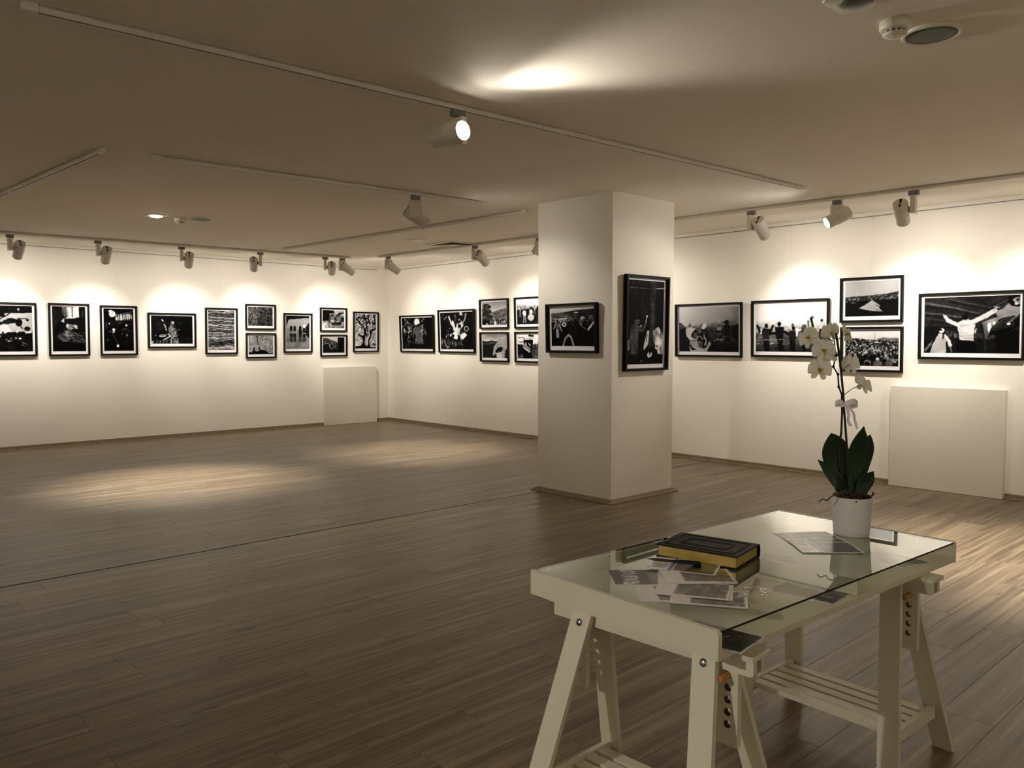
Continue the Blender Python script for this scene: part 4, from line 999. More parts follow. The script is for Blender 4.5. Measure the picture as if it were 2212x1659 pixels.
RAIL_Z = H - 0.043
def framed(label, side, u0, u1, z0, z1, fn, ppm=215, depth=0.036, tilt=1.2, wire=True, plane=0.0, roll=0.0, member=0.0235):
    """side 'L' = on the wall x = plane (u runs along y); 'R' = on the wall y = plane (u runs along x)"""
    w, h = u1 - u0, z1 - z0; zc = (z0 + z1) / 2; uc = (u0 + u1) / 2
    th = R(tilt); back = 0.003 + math.sin(th) * h / 2
    if side == 'L': loc = (plane + back, uc, zc); rz = R(90)
    else: loc = (uc, plane - back, zc); rz = 0.0
    t = thing('framed_photograph', label, 'picture', loc, (th, R(roll), rz), 'framed black and white photographs')
    m = member
    W2, H2 = w / 2, h / 2
    # four mitred bars, each with a small inner step
    mb = MB()
    prof = [(0, 0), (0, -depth), (m * .9, -depth), (m, -depth + 0.004), (m, -0.010), (m * 0.6, -0.010), (m * 0.6, 0)]
    def corner(sx, sz):
        return [(sx * (W2 - d), y, sz * (H2 - d)) for d, y in prof]
    for A, B in (((-1, -1), (1, -1)), ((1, -1), (1, 1)), ((1, 1), (-1, 1)), ((-1, 1), (-1, -1))):
        mb.prism(corner(*A), corner(*B))
    mb.build('frame', M_FRAME, t)
    MB().box(-W2 + m * .7, W2 - m * .7, -0.006, -0.002, -H2 + m * .7, H2 - m * .7).build('backing_board', M_BACK, t)
    pw, ph = w - 2 * m + 0.004, h - 2 * m + 0.004
    me = grid_mesh('print', pw, ph, sheet(fn, pw, ph, ppm), M_PRINT, rim=0.001)
    o = bpy.data.objects.new('print', me); COL.objects.link(o); o.parent = t; o.location = (0, -0.0085, 0)
    if wire:
        Ri = Matrix.Rotation(-th, 3, 'X')
        top = Ri @ Vector((0, back - 0.008, RAIL_Z - zc))
        bot = Vector((0, -0.004, H2 - 0.003))
        mb = MB(); mb.tube([bot, top], 0.0006, 5)
        mb.tube([top + Vector((0, 0, 0.001)), top + Vector((0.004, 0, -0.010)), top + Vector((0, 0, -0.020)), top + Vector((-0.004, 0, -0.012))], 0.0035, 6)
        mb.build('hanging_wire', M_WIRE, t)
    return t

# ---- left wall, from the left edge of the picture to the corner
LW = [
 ('landscape picture of a bright kitchen with dark pots, cut by the left edge', -6.84, -5.841, 1.287, 2.022, p_kitchen),
 ('tall picture of an unmade bed below a bright window', -5.693, -5.168, 1.285, 2.029, p_bed),
 ('tall very dark picture with a white glare and a woman by a fire', -5.024, -4.512, 1.286, 2.017, p_hearth),
 ('landscape picture of a veiled woman making flat bread in the dark', -4.356, -3.632, 1.389, 1.927, p_bread),
 ('tall picture filled with stacked rough logs lying crosswise', -3.482, -2.955, 1.287, 2.025, p_logs),
 ('small upper picture of speckled reeds, above the shovel picture', -2.813, -2.284, 1.684, 2.104, p_reeds),
 ('small lower picture of a shovel against a brick wall', -2.813, -2.284, 1.210, 1.628, p_shovel),
 ('tall picture of four women walking away on a pale road', -2.140, -1.606, 1.296, 1.972, p_women),
 ('small upper picture of a stone house among trees near the corner', -1.445, -0.911, 1.663, 2.084, p_stonehouse),
 ('small lower picture of a winding road through a dark valley', -1.445, -0.911, 1.221, 1.609, p_valley),
 ('tall picture of a gnarled olive tree, last one before the corner', -0.779, -0.240, 1.293, 2.028, p_olive)]
for lb, a, b, c, d, fn in LW: framed(lb, 'L', a, b, c, d, fn, 205, wire=' lower ' not in lb)
# ---- right wall
RW = [
 ('picture of a crowd around a woman in a white headscarf, first after the corner', 0.434, 1.446, 1.293, 1.958, p_headscarf, 150, 2.2),
 ('picture of white clad dancers seen from above with a tambourine', 1.582, 2.552, 1.296, 2.027, p_whirl, 150, 1.8),
 ('upper square picture of a tree and a crowd below pale hills', 2.678, 3.372, 1.692, 2.169, p_treecrowd, 190, 1.6),
 ('lower square picture of a bent figure under a pale shawl', 2.690, 3.377, 1.162, 1.640, p_shawl, 190, 1.6),
 ('upper picture of dancers in white, partly hidden behind the column', 3.515, 4.20, 1.691, 2.169, p_dancers, 190, 1.6),
 ('lower picture of a figure in a striped scarf, partly hidden behind the column', 3.526, 4.20, 1.164, 1.640, p_stripes, 190, 1.6),
 ('wide picture of a child in a pale hood in fog, right of the column', 6.551, 7.510, 1.299, 1.962, p_hood, 280, 1.6),
 ('wide picture of men dancing arm in arm in white fog, behind the orchid flowers', 7.638, 8.584, 1.310, 1.968, p_fogdance, 235, 1.4),
 ('upper picture of one pale tent on a dark field, above the festival picture', 8.703, 9.362, 1.696, 2.173, p_tent, 235, 1.4),
 ('lower picture of a festival crowd, partly behind the orchid', 8.718, 9.372, 1.170, 1.647, p_festival, 260, 1.4),
 ('wide picture of a man with arms spread wide, at the right edge', 9.522, 10.465, 1.315, 1.973, p_arms, 280, 1.4)]
for lb, a, b, c, d, fn, ppm, tl in RW: framed(lb, 'R', a, b, c, d, fn, ppm, tilt=tl, wire='lower ' not in lb)
# ---- on the column
framed('picture of a dancer with straddled legs on the left face of the column', 'R', 7.150, 7.805, 1.384, 1.855, p_leap, 300, 0.042, 1.5, False, plane=CY0)
framed('tall narrow picture of a man at a pole on the right face of the column', 'L', -2.80, -2.150, 1.217, 2.112, p_poleman, 270, 0.042, 0.9, False, plane=CX1)

# ================================================================== DISPLAY TABLE
# local frame of the table: x = 0 at the open front edge, negative towards the back rail; y from the near end to the far end
TO = Vector((11.62, -6.864, 0.0)); TA = -0.052
TW, TL = 0.715, 1.433
TM = Matrix.Translation(TO) @ Matrix.Rotation(TA, 4, 'Z')
def tw(x, y, z=0.0): return TM @ Vector((x, y, z))

t = thing('display_table_top', 'white display table top, a shallow tray under a loose sheet of glass, on trestles', 'table', TO, (0, 0, TA))
MB().bevbox(-TW, 0, 0.016, TL - 0.016, 0.693, 0.713, 0.0015).build('base_board', M_TABLE, t)
def end_panel(y0, y1):
    mb = MB(); c = 0.008
    P = [(-TW, 0.693), (0.002, 0.693), (0.002, 0.770 - c), (0.002 - c, 0.770), (-TW, 0.770)]
    mb.prism([(x, y0, z) for x, z in P], [(x, y1, z) for x, z in P]); return mb
end_panel(0, 0.0155).build('end_panel', M_TABLE, t); end_panel(TL - 0.0155, TL).build('end_panel', M_TABLE, t)
MB().bevbox(-TW, -TW + 0.015, 0.0160, TL - 0.0160, 0.7135, 0.7622, 0.001).build('back_rail', M_TABLE, t)
MB().bevbox(-TW + 0.0155, -0.004, 0.7135, 0.7285, 0.7135, 0.7622, 0.001).build('divider', M_TABLE, t)
GT = 0.7688
g = MB(); x0, x1, y0, y1, z0, z1 = -TW + 0.002, 0.0, 0.0175, TL - 0.0175, 0.7628, GT
vv = [(x0, y0, z0), (x1, y0, z0), (x1, y1, z0), (x0, y1, z0), (x0, y0, z1), (x1, y0, z1), (x1, y1, z1), (x0, y1, z1)]
g.add(vv, [(0, 3, 2, 1), (4, 5, 6, 7)]); g.mi = 1; g.add(vv, [(0, 1, 5, 4), (1, 2, 6, 5), (2, 3, 7, 6), (3, 0, 4, 7)])
g.build('glass_sheet', [M_GLASS, M_GEDGE], t)
for y in (0.008, TL - 0.008):
    pass

def board(mb, c0, c1, wx, ty):
    """leg board from top centre c0 to bottom centre c1: width wx along x, thickness ty along y, ends cut level"""
    def lp(c): return [(c[0] - wx / 2, c[1] - ty / 2, c[2]), (c[0] + wx / 2, c[1] - ty / 2, c[2]), (c[0] + wx / 2, c[1] + ty / 2, c[2]), (c[0] - wx / 2, c[1] + ty / 2, c[2])]
    return mb.prism(lp(c1), lp(c0))
def holed_board(xc, w, yc, ty, z0, z1, holes, r, n=16):
    """upright board in the x-z plane with real round holes bored along y"""
    mb = MB(); holes = sorted(holes); zs = [z0]
    for i, hz in enumerate(holes): zs += [hz - 0.0165, hz + 0.0165]
    zs.append(z1)
    a, b = xc - w / 2, xc + w / 2; ya, yb = yc - ty / 2, yc + ty / 2
    cells = [(zs[i], zs[i + 1]) for i in range(0, len(zs), 2)]
    for p, q in cells:
        if q - p > 1e-5: mb.add([(a, ya, p), (b, ya, p), (b, ya, q), (a, ya, q), (a, yb, p), (b, yb, p), (b, yb, q), (a, yb, q)], [(0, 1, 2, 3), (5, 4, 7, 6)])
    for hz in holes:
        v = []
        for k in range(n):
            th = 2 * math.pi * k / n + math.pi / 4; c, s = math.cos(th), math.sin(th); q = 1 / max(abs(c), abs(s))
            ox, oz = xc + c * q * w / 2, hz + s * q * 0.0165; ix, iz = xc + c * r, hz + s * r
            v += [(ox, ya, oz), (ix, ya, iz), (ox, yb, oz), (ix, yb, iz)]
        f = []
        for k in range(n):
            o, o2 = 4 * k, 4 * ((k + 1) % n)
            f += [(o, o2, o2 + 1, o + 1), (o + 2, o + 3, o2 + 3, o2 + 2), (o + 1, o2 + 1, o2 + 3, o + 3)]
        mb.add(v, f)
        for k in range(n): mb.m[-1 - 3 * k] = 1
    mb.add([(a, ya, z0), (b, ya, z0), (b, yb, z0), (a, yb, z0), (a, ya, z1), (b, ya, z1), (b, yb, z1), (a, yb, z1)], [(0, 3, 2, 1), (4, 5, 6, 7), (1, 2, 6, 5), (3, 0, 4, 7)])
    return mb

def trestle(label, xc, yc, rot):
    t = thing('trestle', label, 'trestle', tw(xc, yc), (0, 0, TA + R(rot)), 'white wooden trestles under the table')
    TX, DX, TY, DY, ZT = 0.212, 0.088, 0.0405, 0.1855, 0.6765
    MB().bevbox(-0.352, 0.352, -0.046, 0.046, 0.678, 0.6925, 0.002).build('top_board', M_TABLE, t)
    for y in (-0.0298, 0.0108):
        mb = MB(); P = [(-0.345, 0.634), (0.338, 0.634), (0.345, 0.640), (0.345, 0.6775), (-0.345, 0.6775)]
        mb.prism([(x, y, z) for x, z in P], [(x, y + 0.019, z) for x, z in P]); mb.build('beam', M_TABLE, t)
    hz = (0.6125, 0.579, 0.5455, 0.512, 0.4785)
    for sx in (-1, 1):
        p = holed_board(sx * 0.261, 0.060, 0.0, 0.020, 0.421, 0.6775, hz, 0.0105).build('holed_post', [M_TABLE, M_BORE], t)
        pg = MB(); pg.tube([(sx * 0.261, -0.052, 0.6125), (sx * 0.261, -0.050, 0.6125), (sx * 0.261, 0.040, 0.6125), (sx * 0.261, 0.042, 0.6125)], [0.0085, 0.0098, 0.0098, 0.0085], 14)
        tag(pg.build('peg', M_PEG, t), 'turned wooden peg')
        for sy in (-1, 1):
            l = board(MB(), (sx * TX, sy * TY, ZT), (sx * (TX + DX), sy * (TY + DY), 0.0), 0.071, 0.019).build('leg', M_TABLE, t)
            k = 0.030 / ZT
            bx, by, bz = sx * (TX + DX * k), sy * (TY + DY * k + 0.0095), ZT - 0.030
            bm = MB(); bm.lathe([(0.0115, -0.002), (0.0115, 0.0015), (0.010, 0.0042), (0.006, 0.0060), (0.0005, 0.0066)], 20)
            bm.xf(Matrix.Translation((bx, by, bz)) @ Matrix.Rotation(sy * R(-75), 4, 'X')); bm.build('bolt', M_STEEL, l)
        xr = TX + DX * 0.78
        MB().bevbox(sx * xr - 0.010, sx * xr + 0.010, -0.168, 0.168, 0.130, 0.175, 0.0015).build('shelf_rail', M_TABLE, t)
    for y in (-0.116, -0.058, 0.0, 0.058, 0.116):
        MB().bevbox(-0.2700, 0.2700, y - 0.0215, y + 0.0215, 0.150, 0.170, 0.0012).build('shelf_slat', M_TABLE, t)
    return t
trestle('near white trestle, under the left end of the glass table', -0.310, 0.1025, 4.9)
trestle('far white trestle, under the right end of the glass table', -0.307, 1.175, 1.0)

# ================================================================== POSTCARDS
def card_art(seed, kind):
    nx, ny = 64, 45
    p = Pic(nx, ny, .93, seed)
    if kind == 'stripe':       # white text column, blue stripe, dark picture
        p.poly([(.30, 0), (.335, 0), (.335, 1), (.30, 1)], .5)
        p.poly([(.37, .07), (.95, .07), (.95, .93), (.37, .93)], .50, 1, .25).poly([(.58, .07), (.95, .07), (.95, .93), (.52, .93), (.62, .5)], .06, 1, .12, (14, 10))
        for y in (.16, .25, .34, .62, .70, .78): p.line([(.05, y), (.05 + p.r.uniform(.1, .2), y)], .03, .25, .8)
        m = (p.X > .30) & (p.X < .335)
    elif kind == 'dark':
        p.poly([(0, 0), (.55, 0), (.5, 1), (0, 1)], .26, 1, .2).poly([(.18, 0), (.42, 0), (.34, 1), (.12, 1)], .6, 1, .9, (26, 18)).poly([(.42, 0), (.75, 0), (.6, 1), (.36, 1)], .22, .8).glow(.85, .6, .25, .5, .2)
    elif kind == 'field':      # white text column and a grey landscape
        p.poly([(.27, .05), (.95, .05), (.95, .90), (.27, .90)], .36, 1, .3, (9, 7)).tex(20, 6, .2, .05, .9, .27, .95).line([(.3, .3), (.6, .36), (.92, .33)], .04, .2, .7).line([(.5, .5), (.7, .45)], .05, .25, .8)
    elif kind == 'black':
        p.poly([(.03, .04), (.97, .04), (.97, .94), (.03, .94)], .05, 1, .05).crowd(30, .1, .9, .2, .6, .05, .09, .05, .5, .3)
    elif kind == 'grey':
        p.poly([(.04, .06), (.96, .06), (.96, .92), (.04, .92)], .42, 1, .35, (12, 9)).poly([(.04, .5), (.96, .62), (.96, .92), (.04, .92)], .15, .8, .2)
    g = p.done(1.0); c = lin(g) * .92
    rgb = np.stack([c, c * .955, c * .965], -1)
    if kind == 'stripe':
        x = np.linspace(0, 1, g.shape[1]); rgb[:, (x > .295) & (x < .345)] = (.10, .22, .52)
    return rgb
ART = {}
def card(label, c, ang, z, kind, name='postcard', w=0.212, h=0.150, group='postcards on the glass table', seed=5):
    """printed card lying flat: c = local table point of its centre, ang = turn of its long side (0 = along table x)"""
    k = (kind, w, h)
    if k not in ART: ART[k] = grid_mesh(name, w, h, card_art(seed, kind), M_CARD, rim=0.0009, axis='xy')
    o = bpy.data.objects.new(name, ART[k]); COL.objects.link(o)
    p = tw(c[0], c[1], z + 0.00095); o.location = p; o.rotation_euler = (0, 0, TA + R(ang))
    tag(o, label, 'postcard', group)
    return o
def mid(*P): return (sum(p[0] for p in P) / len(P), sum(p[1] for p in P) / len(P))
# cluster by the near end (long side runs roughly from the camera's left to right)
G1 = GT
S_ = 0.0011
card('grey postcard with a leafy picture, leftmost of the pile by the book', (-0.430, 0.225), 52, G1, 'dark')
card('plain pale postcard at the bottom of the near pile, its left corner sticking out', (-0.270, 0.160), 50, G1, 'field')
card('lowest postcard of the near pile, closest to the front edge of the glass', (-0.180, 0.205), 36, G1 + S_, 'field')
card('postcard in the middle of the near pile, under the top landscape card', (-0.247, 0.232), 34, G1 + 2 * S_, 'field')
card('top landscape postcard of the near pile, nearest the front edge', (-0.252, 0.228), 31, G1 + 3 * S_, 'field')
card('landscape postcard directly below the blue striped card with the pen', (-0.322, 0.337), 50, G1 + 4 * S_, 'field')
card('landscape postcard lying on the one below it, half under the blue striped card', (-0.325, 0.345), 48, G1 + 5 * S_, 'field')
card('postcard with a blue stripe and dark picture, under the black pen', (-0.415, 0.398), 28, G1 + 6 * S_, 'stripe')
# fan by the flower pot
for i, (lb, c, a) in enumerate((
    ('backmost postcard of the fan beside the flower pot', (-0.379, 1.081), 57),
    ('second postcard from the back in the fan beside the flower pot', (-0.337, 1.050), 53.5),
    ('third postcard from the back in the fan, overlapped by the front one', (-0.295, 1.015), 51),
    ('front postcard of the fan beside the flower pot, blue stripe fully visible', (-0.253, 0.980), 48))):
    card(lb, c, a, G1 + i * S_, 'stripe', group='fanned postcards beside the pot')
# lying inside the tray, under the glass
U = 0.7132
card('dark postcard under the glass in the near front corner', (-0.080, 0.100), 10, U, 'black', group='postcards under the glass')
card('grey postcard under the glass in the middle of the front edge', (-0.118, 0.634), 8, U, 'grey', group='postcards under the glass')
card('postcard under the glass at the far front corner, only an edge showing', (-0.140, 1.225), -12, U, 'grey', group='postcards under the glass')
card('pale postcard under the glass behind the book', (-0.42, 0.86), 40, U, 'field', group='postcards under the glass')

# ---- crumpled clear film
r = random.Random(11); n = 11
vs = []; fs = []
for j in range(n):
    for i in range(n):
        u, v = i / (n - 1) - .5, j / (n - 1) - .5
        vs.append((u * 0.075 * (1 + .10 * r.uniform(-1, 1)), v * 0.135 * (1 + .06 * r.uniform(-1, 1)), 0.0012 + (0.014 * (0.5 + 0.5 * math.sin(9 * u + 5 * v)) + 0.007 * r.random()) * (1 - 1.5 * abs(u)) * (1 - abs(v))))
for j in range(n - 1):
    for i in range(n - 1): fs.append((j * n + i, j * n + i + 1, (j + 1) * n + i + 1, (j + 1) * n + i))
o = MB().add(vs, fs).build('plastic_wrapper', M_FILM, None, tw(-0.118, 0.335, GT)); o.rotation_euler = (0, 0, TA + R(20))
tag(o, 'crumpled clear plastic wrapper on the glass in front of the book', 'wrapper')

# ================================================================== BOOK AND PEN
bc = tw(-0.446, 0.560, GT + 0.0006)
bk = thing('book', 'thick black leather book with gilt page edges lying on the glass', 'book', bc, (0, 0, TA + R(13.5)))
BL, BW, BT = 0.284, 0.206, 0.047      # x = long side, y: 0 fore edge (near) .. spine (far)
mb = MB()
mb.bevbox(-BL / 2, BL / 2, -BW / 2, BW / 2 - 0.006, 0.0, 0.0065, 0.0015)
mb.bevbox(-BL / 2, BL / 2, -BW / 2, BW / 2 - 0.006, BT - 0.0058, BT, 0.0015)
A = []
for k in range(9):
    th = -math.pi / 2 + math.pi * k / 8
    A.append((BW / 2 - 0.010 + 0.012 * math.cos(th), BT / 2 + BT / 2 * math.sin(th)))
for k in range(8, -1, -1):
    th = -math.pi / 2 + math.pi * k / 8
    A.append((BW / 2 - 0.012 + 0.010 * math.cos(th), BT / 2 + (BT / 2 - 0.003) * math.sin(th)))
for k in range(8):
    a, b, c, d = A[k], A[k + 1], A[17 - k - 1], A[17 - k]
    mb.prism([(-BL / 2, *a), (-BL / 2, *b), (-BL / 2, *c), (-BL / 2, *d)], [(BL / 2, *a), (BL / 2, *b), (BL / 2, *c), (BL / 2, *d)])
mb.build('cover', M_LEATHER, bk)
tag(MB().bevbox(-BL / 2 + 0.007, BL / 2 - 0.007, -BW / 2 + 0.006, BW / 2 - 0.012, 0.0067, BT - 0.0060, 0.0008).build('page_block', M_GILT, bk), 'gilt page block')
mb = MB()
for a, b, wd in ((BL / 2 - 0.022, BW / 2 - 0.024, 0.0035), (BL / 2 - 0.062, BW / 2 - 0.062, 0.006)):
    for x0, x1, y0, y1 in ((-a, a, -b, -b + wd), (-a, a, b - wd, b), (-a, -a + wd, -b, b), (a - wd, a, -b, b)):
        mb.bevbox(x0, x1, y0 - 0.003, y1 - 0.003, BT - 0.0004, BT + 0.0022, 0.0009)
mb.build('tooled_border', M_TOOL, bk)

p0 = tw(-0.535, 0.352, GT + 7 * S_ + 0.0056); p1 = tw(-0.383, 0.440, GT + 7 * S_ + 0.0056)
dv = (p1 - p0); pen = thing('pen', 'black pen lying across the blue striped postcard in front of the book', 'pen', p0, (0, 0, math.atan2(dv.y, dv.x)))
L = dv.length
mb = MB(); mb.lathe([(0.0008, 0.0), (0.0018, 0.006), (0.0038, 0.018), (0.0042, 0.022), (0.0042, L * .52)], 16, 'x'); mb.build('barrel', M_PEN, pen)
mb = MB(); mb.lathe([(0.0052, L * .50), (0.0054, L * .52), (0.0054, L - 0.004), (0.0040, L)], 18, 'x'); mb.build('cap', M_PEN, pen)
MB().bevbox(L * .60, L - 0.004, -0.0014, 0.0014, 0.0054, 0.0072, 0.0005).build('clip', M_PEN, pen)

# ================================================================== POTTED ORCHID
# local frame: x = camera right, y = away, z up, origin at the foot of the pot
pot = tw(-0.299, 1.246, GT)
oc = thing('potted_orchid', 'white orchid with dark leaves in a white pot on the glass table', 'plant', pot, (0, 0, R(47.278)))
mb = MB(); mb.lathe([(0.030, 0.0003), (0.060, 0.0003), (0.0635, 0.004), (0.0650, 0.02), (0.0745, 0.143), (0.0745, 0.146), (0.0725, 0.147), (0.0705, 0.145), (0.0690, 0.125), (0.002, 0.120)], 56, caps=False)
mb.build('flower_pot', M_POT, oc)
# bark chips
r = random.Random(5); mb = MB()
mb.lathe([(0.0685, 0.120), (0.066, 0.134), (0.045, 0.142), (0.02, 0.147), (0.001, 0.148)], 24, caps=False)
for k in range(90):
    a = r.uniform(0, 6.283); d = 0.064 * math.sqrt(r.random()); s = r.uniform(0.006, 0.013)
    c = Vector((d * math.cos(a), d * math.sin(a), 0.137 + 0.012 * (1 - d / 0.066) + r.uniform(0, 0.008)))
    m = Matrix.Translation(c) @ Euler((r.uniform(0, 3), r.uniform(0, 3), r.uniform(0, 3))).to_matrix().to_4x4()
    b = MB().bevbox(-s, s, -s * .55, s * .55, -s * .3, s * .3, s * .15).xf(m); mb.add(b.v, b.f)
o = mb.build('bark_chips', M_BARK, oc); o['kind'] = 'stuff'

def blade(base, tip, width, side, normal, bow=0.02, fold=0.25, taper=(0.55, 1.0, 0.9, 0.0), nu=18, nv=9, thick=0.0016, point=0.6, twist=0.0, tipu=0.80):
    """a leaf or petal: surface from base to tip, half-width profile, bowed along 'normal' and creased along the midrib; a thin closed shell"""
    base, tip = Vector(base), Vector(tip); ax = tip - base; L_ = ax.length; ax.normalize()
    nrm = Vector(normal); nrm = (nrm - ax * nrm.dot(ax)).normalized(); sd = ax.cross(nrm)
    tops, bots = [], []
    for i in range(nu + 1):
        u = i / nu
        wv = taper[0] * (1 - u) ** 2 * (1 if u > 0 else 1) + 2.15 * taper[1] * u * (1 - u) + taper[2] * u * u * math.sqrt(max(0.0, 1 - u ** 6))
        if u > tipu: wv *= max(0.02, (1 - ((u - tipu) / (1 - tipu)) ** 2) ** point)
        hw = width / 2 * wv
        cen = base + ax * (u * L_) + nrm * (bow * math.sin(math.pi * u * 0.9))
        tw_ = twist * u
        s2 = sd * math.cos(tw_) + nrm * math.sin(tw_); n2 = nrm * math.cos(tw_) - sd * math.sin(tw_)
        for j in range(nv):
            q = 2 * j / (nv - 1) - 1
            p = cen + s2 * (q * hw) + n2 * (fold * hw * (abs(q) ** 1.4))
            th = thick * (1 - 0.7 * abs(q))
            tops.append(p + n2 * th / 2); bots.append(p - n2 * th / 2)
    v = tops + bots; N = len(tops); f = []
    for i in range(nu):
        for j in range(nv - 1):
            a = i * nv + j; f.append((a, a + 1, a + nv + 1, a + nv)); f.append((N + a + 1, N + a, N + a + nv, N + a + nv + 1))
    for i in range(nu):
        a = i * nv; f.append((a + nv, N + a + nv, N + a, a)); a = i * nv + nv - 1; f.append((a, N + a, N + a + nv, a + nv))
    for j in range(nv - 1):
        f.append((j + 1, N + j + 1, N + j, j)); k = nu * nv + j; f.append((k, N + k, N + k + 1, k + 1))
    return MB().add(v, f, True)
Z0 = -0.764 + 0.0   # heights below were measured above the floor
def up(x, y, z): return (x, y, z - 0.764)
LV = [((-0.004, 0.000, 0.895), (-0.088, -0.020, 1.150), 0.104, 0.03, 0.16),
      ((0.000, 0.010, 0.895), (0.036, -0.012, 1.176), 0.094, 0.02, 0.20),
      ((0.010, 0.022, 0.895), (0.086, 0.045, 1.138), 0.082, 0.02, 0.22),
      ((-0.010, 0.028, 0.895), (-0.128, 0.030, 1.046), 0.062, -0.035, 0.3),
      ((0.012, -0.012, 0.895), (0.076, -0.012, 1.006), 0.062, 0.02, 0.3)]
for k, (b, tp, wd, bow, fold) in enumerate(LV):
    blade(up(*b), up(*tp), wd, 1, (0.05, -1, 0.15), -bow, fold, (0.50, 0.92, 1.30 if k == 0 else 0.85, 0), point=0.5 if k in (0, 2) else 0.72, thick=0.003, tipu=(0.62, 0.55, 0.72, 0.5, 0.6)[k]).build('leaf', M_LEAF, oc)

st = [(-0.015, 0.012, 0.900), (-0.018, 0.010, 1.072), (-0.027, 0.006, 1.151), (-0.037, 0.003, 1.240), (-0.041, 0.002, 1.293), (-0.050, 0.0, 1.361), (-0.060, 0.0, 1.439), (-0.074, 0.0, 1.523)]
MB().tube([up(*p) for p in st], [0.0042, 0.0042, 0.0042, 0.0042, 0.0042, 0.0042, 0.0043, 0.0043], 10).build('support_stick', M_STEM, oc)
s2 = [(-0.030, 0.020, 0.900), (-0.043, 0.016, 1.02), (-0.047, 0.012, 1.110), (-0.043, 0.008, 1.151), (-0.043, 0.005, 1.230), (-0.046, 0.004, 1.293), (-0.058, 0.004, 1.322), (-0.062, 0.004, 1.369), (-0.080, 0.004, 1.398), (-0.070, 0.004, 1.439), (-0.076, 0.004, 1.471), (-0.078, 0.002, 1.492), (-0.104, 0.0, 1.503)]
mb = MB(); mb.tube([up(*p) for p in s2], [0.0040, 0.0040, 0.0045, 0.0040, 0.0036, 0.0036, 0.0032, 0.0030, 0.0030, 0.0026, 0.0026, 0.0024, 0.0018], 10)
for k in (2, 6, 7, 8, 9):
    p = Vector(up(*s2[k])); mb.lathe([(0.001, -0.006), (0.0052, -0.002), (0.0052, 0.003), (0.001, 0.006)], 10, org=p)
mb.build('flower_spike', M_STEM, oc)

def flower(c, face, roll=0.0, size=1.0, node=None, scale_w=1.0):
    """moth orchid bloom: two broad petals, three sepals, lip; face = direction it looks"""
    F = bpy.data.objects.new('flower', None); COL.objects.link(F); F.parent = oc; F.empty_display_size = 0.03
    q = Vector(face).normalized().to_track_quat('-Y', 'Z') @ Matrix.Rotation(roll, 3, 'Y').to_quaternion()
    F.location = up(*c); F.rotation_euler = q.to_euler(); s = size
    N = (0, -1, 0)
    for sx in (-1, 1):
        blade((sx * 0.003 * s, 0.000, 0.001), (sx * 0.043 * s, -0.004 * s, 0.012 * s), 0.057 * s, 1, N, 0.004 * s, 0.10, (0.30, 1.05, 1.05, 0), 14, 9, 0.0008, 0.5).build('petal', M_PETAL, F)
    blade((0, 0.002, 0.002), (0, -0.001 * s, 0.044 * s), 0.030 * s, 1, N, 0.003 * s, 0.14, (0.3, 1.0, 0.75, 0), 12, 7, 0.0008, 0.55).build('sepal', M_PETAL, F)
    for sx in (-1, 1):
        blade((sx * 0.002, 0.002, -0.002), (sx * 0.024 * s, 0.000, -0.036 * s), 0.026 * s, 1, N, 0.003 * s, 0.16, (0.3, 1.0, 0.7, 0), 12, 7, 0.0008, 0.6).build('sepal', M_PETAL, F)
    mb = MB()
    for sx in (-1, 1):
        b = blade((sx * 0.001, -0.003, -0.002), (sx * 0.011 * s, -0.013 * s, 0.004 * s), 0.012 * s, 1, (-sx, -1, 0), 0.002, 0.3, (0.4, 1, 0.9, 0), 8, 5, 0.0008); mb.add(b.v, b.f, True)
    b = blade((0, -0.004, -0.003), (0, -0.016 * s, -0.019 * s), 0.013 * s, 1, (0, -1, 0.6), 0.003, 0.3, (0.5, 1.0, 0.5, 0), 10, 5, 0.001); mb.add(b.v, b.f, True)
    mb.build('lip', M_LIP, F)
    mb = MB(); mb.lathe([(0.001, -0.013 * s), (0.0035 * s, -0.011 * s), (0.0045 * s, -0.004), (0.0035 * s, 0.001)], 10, 'y', (0, 0, 0.001)); mb.build('throat', M_THROAT, F)
    if node is not None:
        a = Vector(up(*node)); b = Vector(up(*c)) - Vector(face).normalized() * 0.003
        m_ = (a + b) / 2 + Vector((0, 0.004, 0.006))
        MB().tube([a, m_, b], [0.0016, 0.0014, 0.0014], 7).build('flower_stalk', M_PEDICEL, oc)
    return F
FL = [((-0.128, -0.020, 1.458), (-0.10, -1, 0.05), -0.15, 1.0, (-0.074, 0.004, 1.462)),
      ((-0.138, -0.012, 1.388), (-0.16, -1, -0.08), 0.12, 1.0, (-0.080, 0.004, 1.398)),
      ((-0.172, 0.004, 1.506), (-0.75, -0.62, 0.12), -0.45, 0.95, (-0.104, 0.0, 1.503)),
      ((-0.098, 0.010, 1.436), (0.35, 0.75, -0.4), 0.6, 0.85, (-0.078, 0.004, 1.430)),
      ((-0.088, 0.014, 1.525), (-0.25, 0.95, 0.25), 0.25, 0.92, (-0.076, 0.002, 1.490)),
      ((-0.036, 0.006, 1.517), (0.62, -0.55, 0.25), 0.35, 0.95, (-0.070, 0.0, 1.492)),
      ((-0.020, 0.004, 1.405), (0.86, 0.42, 0.05), 0.1, 0.95, (-0.052, 0.003, 1.368)),
      ((0.030, 0.006, 1.330), (0.84, 0.30, 0.42), -0.5, 0.92, (-0.040, 0.003, 1.290))]
for a in FL: flower(*a)

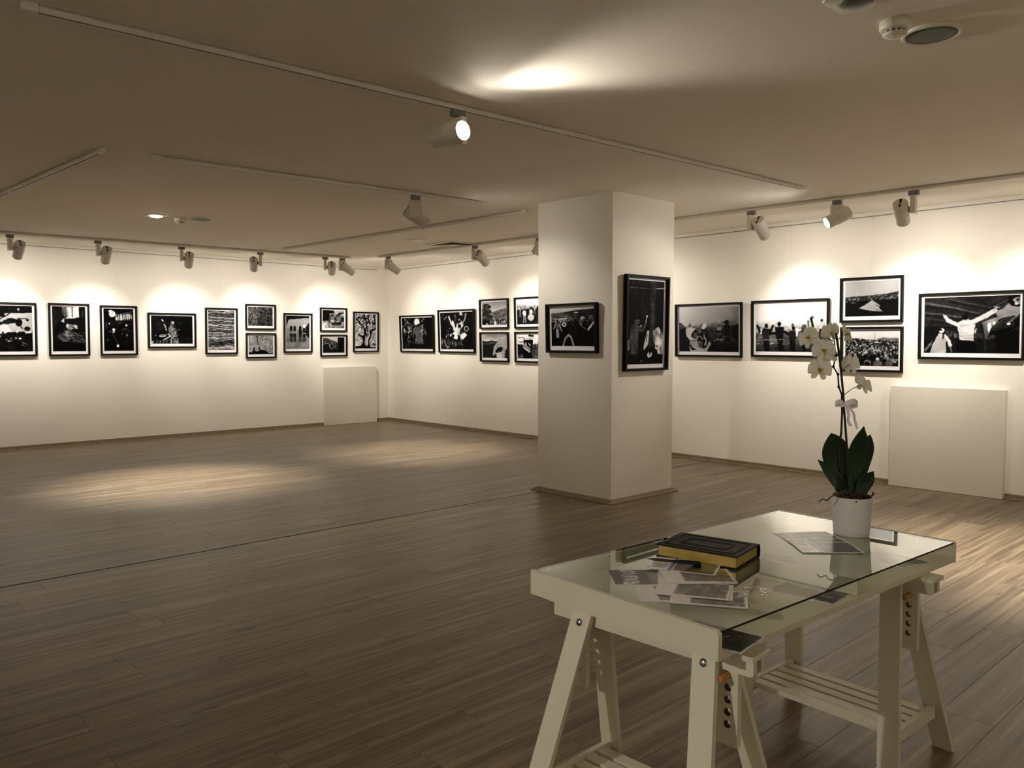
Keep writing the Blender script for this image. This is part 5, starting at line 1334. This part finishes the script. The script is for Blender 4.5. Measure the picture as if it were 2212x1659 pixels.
# ribbon
mb = MB()
def ribbon(pts, wd, wdir=(0, 0, 1)):
    wv = Vector(wdir).normalized() * wd / 2
    v = []; 
    for p in pts: p = Vector(up(*p)); v += [p - wv, p + wv]
    n = len(pts); off = Vector((0, 0.0006, 0))
    vb = [a + off for a in v]
    f = [(2 * i, 2 * i + 2, 2 * i + 3, 2 * i + 1) for i in range(n - 1)]; N_ = len(v)
    f2 = [tuple(N_ + k for k in q[::-1]) for q in f]
    mb.add(v + vb, f + f2, True)
def arc(pts, k=6):
    """smooth curve through control points"""
    out = []; P = [Vector(p) for p in pts]; P = [P[0]] + P + [P[-1]]
    for i in range(1, len(P) - 2):
        for j in range(k):
            u = j / k; a, b, c, d = P[i - 1], P[i], P[i + 1], P[i + 2]
            out.append(0.5 * ((2 * b) + (-a + c) * u + (2 * a - 5 * b + 4 * c - d) * u * u + (-a + 3 * b - 3 * c + d) * u ** 3))
    out.append(P[-2]); return out
ribbon(arc([(-0.041, -0.007, 1.258), (-0.060, -0.016, 1.268), (-0.074, -0.006, 1.262), (-0.062, 0.006, 1.256), (-0.041, -0.005, 1.256)]), 0.018)
ribbon(arc([(-0.039, -0.007, 1.258), (-0.012, -0.020, 1.270), (0.011, -0.006, 1.256), (-0.008, 0.010, 1.250), (-0.039, -0.005, 1.256)]), 0.020)
ribbon(arc([(-0.042, -0.0085, 1.250), (-0.039, -0.0105, 1.256), (-0.036, -0.0085, 1.262)]), 0.014, (1, 0, 0.3))
ribbon(arc([(-0.032, -0.009, 1.252), (-0.026, -0.014, 1.220), (-0.026, -0.010, 1.195), (-0.016, -0.014, 1.176)]), 0.013, (1, 0.2, 0.25))
ribbon(arc([(-0.024, -0.008, 1.250), (-0.009, -0.016, 1.225), (0.000, -0.010, 1.195), (0.007, -0.016, 1.166)]), 0.011, (1, 0.2, 0.1))
mb.build('ribbon_bow', M_RIBBON, oc)
# aerial roots
mb = MB()
mb.tube([Vector(up(*p)) for p in arc([(-0.040, -0.035, 0.910), (-0.067, -0.052, 0.931), (-0.085, -0.056, 0.924), (-0.105, -0.060, 0.919), (-0.118, -0.060, 0.905), (-0.136, -0.062, 0.911), (-0.150, -0.064, 0.900)])], 0.0026, 7)
mb.build('aerial_root', M_ROOT, oc)
mb = MB(); mb.tube([Vector(up(*p)) for p in arc([(-0.064, -0.010, 0.905), (-0.066, -0.012, 0.930), (-0.072, -0.012, 0.955), (-0.070, -0.005, 0.985)])], 0.0024, 7); mb.build('aerial_root', M_ROOT, oc)
mb = MB(); mb.tube([Vector(up(*p)) for p in arc([(0.046, -0.040, 0.900), (0.052, -0.046, 0.918), (0.060, -0.046, 0.926), (0.056, -0.042, 0.932)])], 0.0034, 7); mb.build('aerial_root', M_BARK, oc)
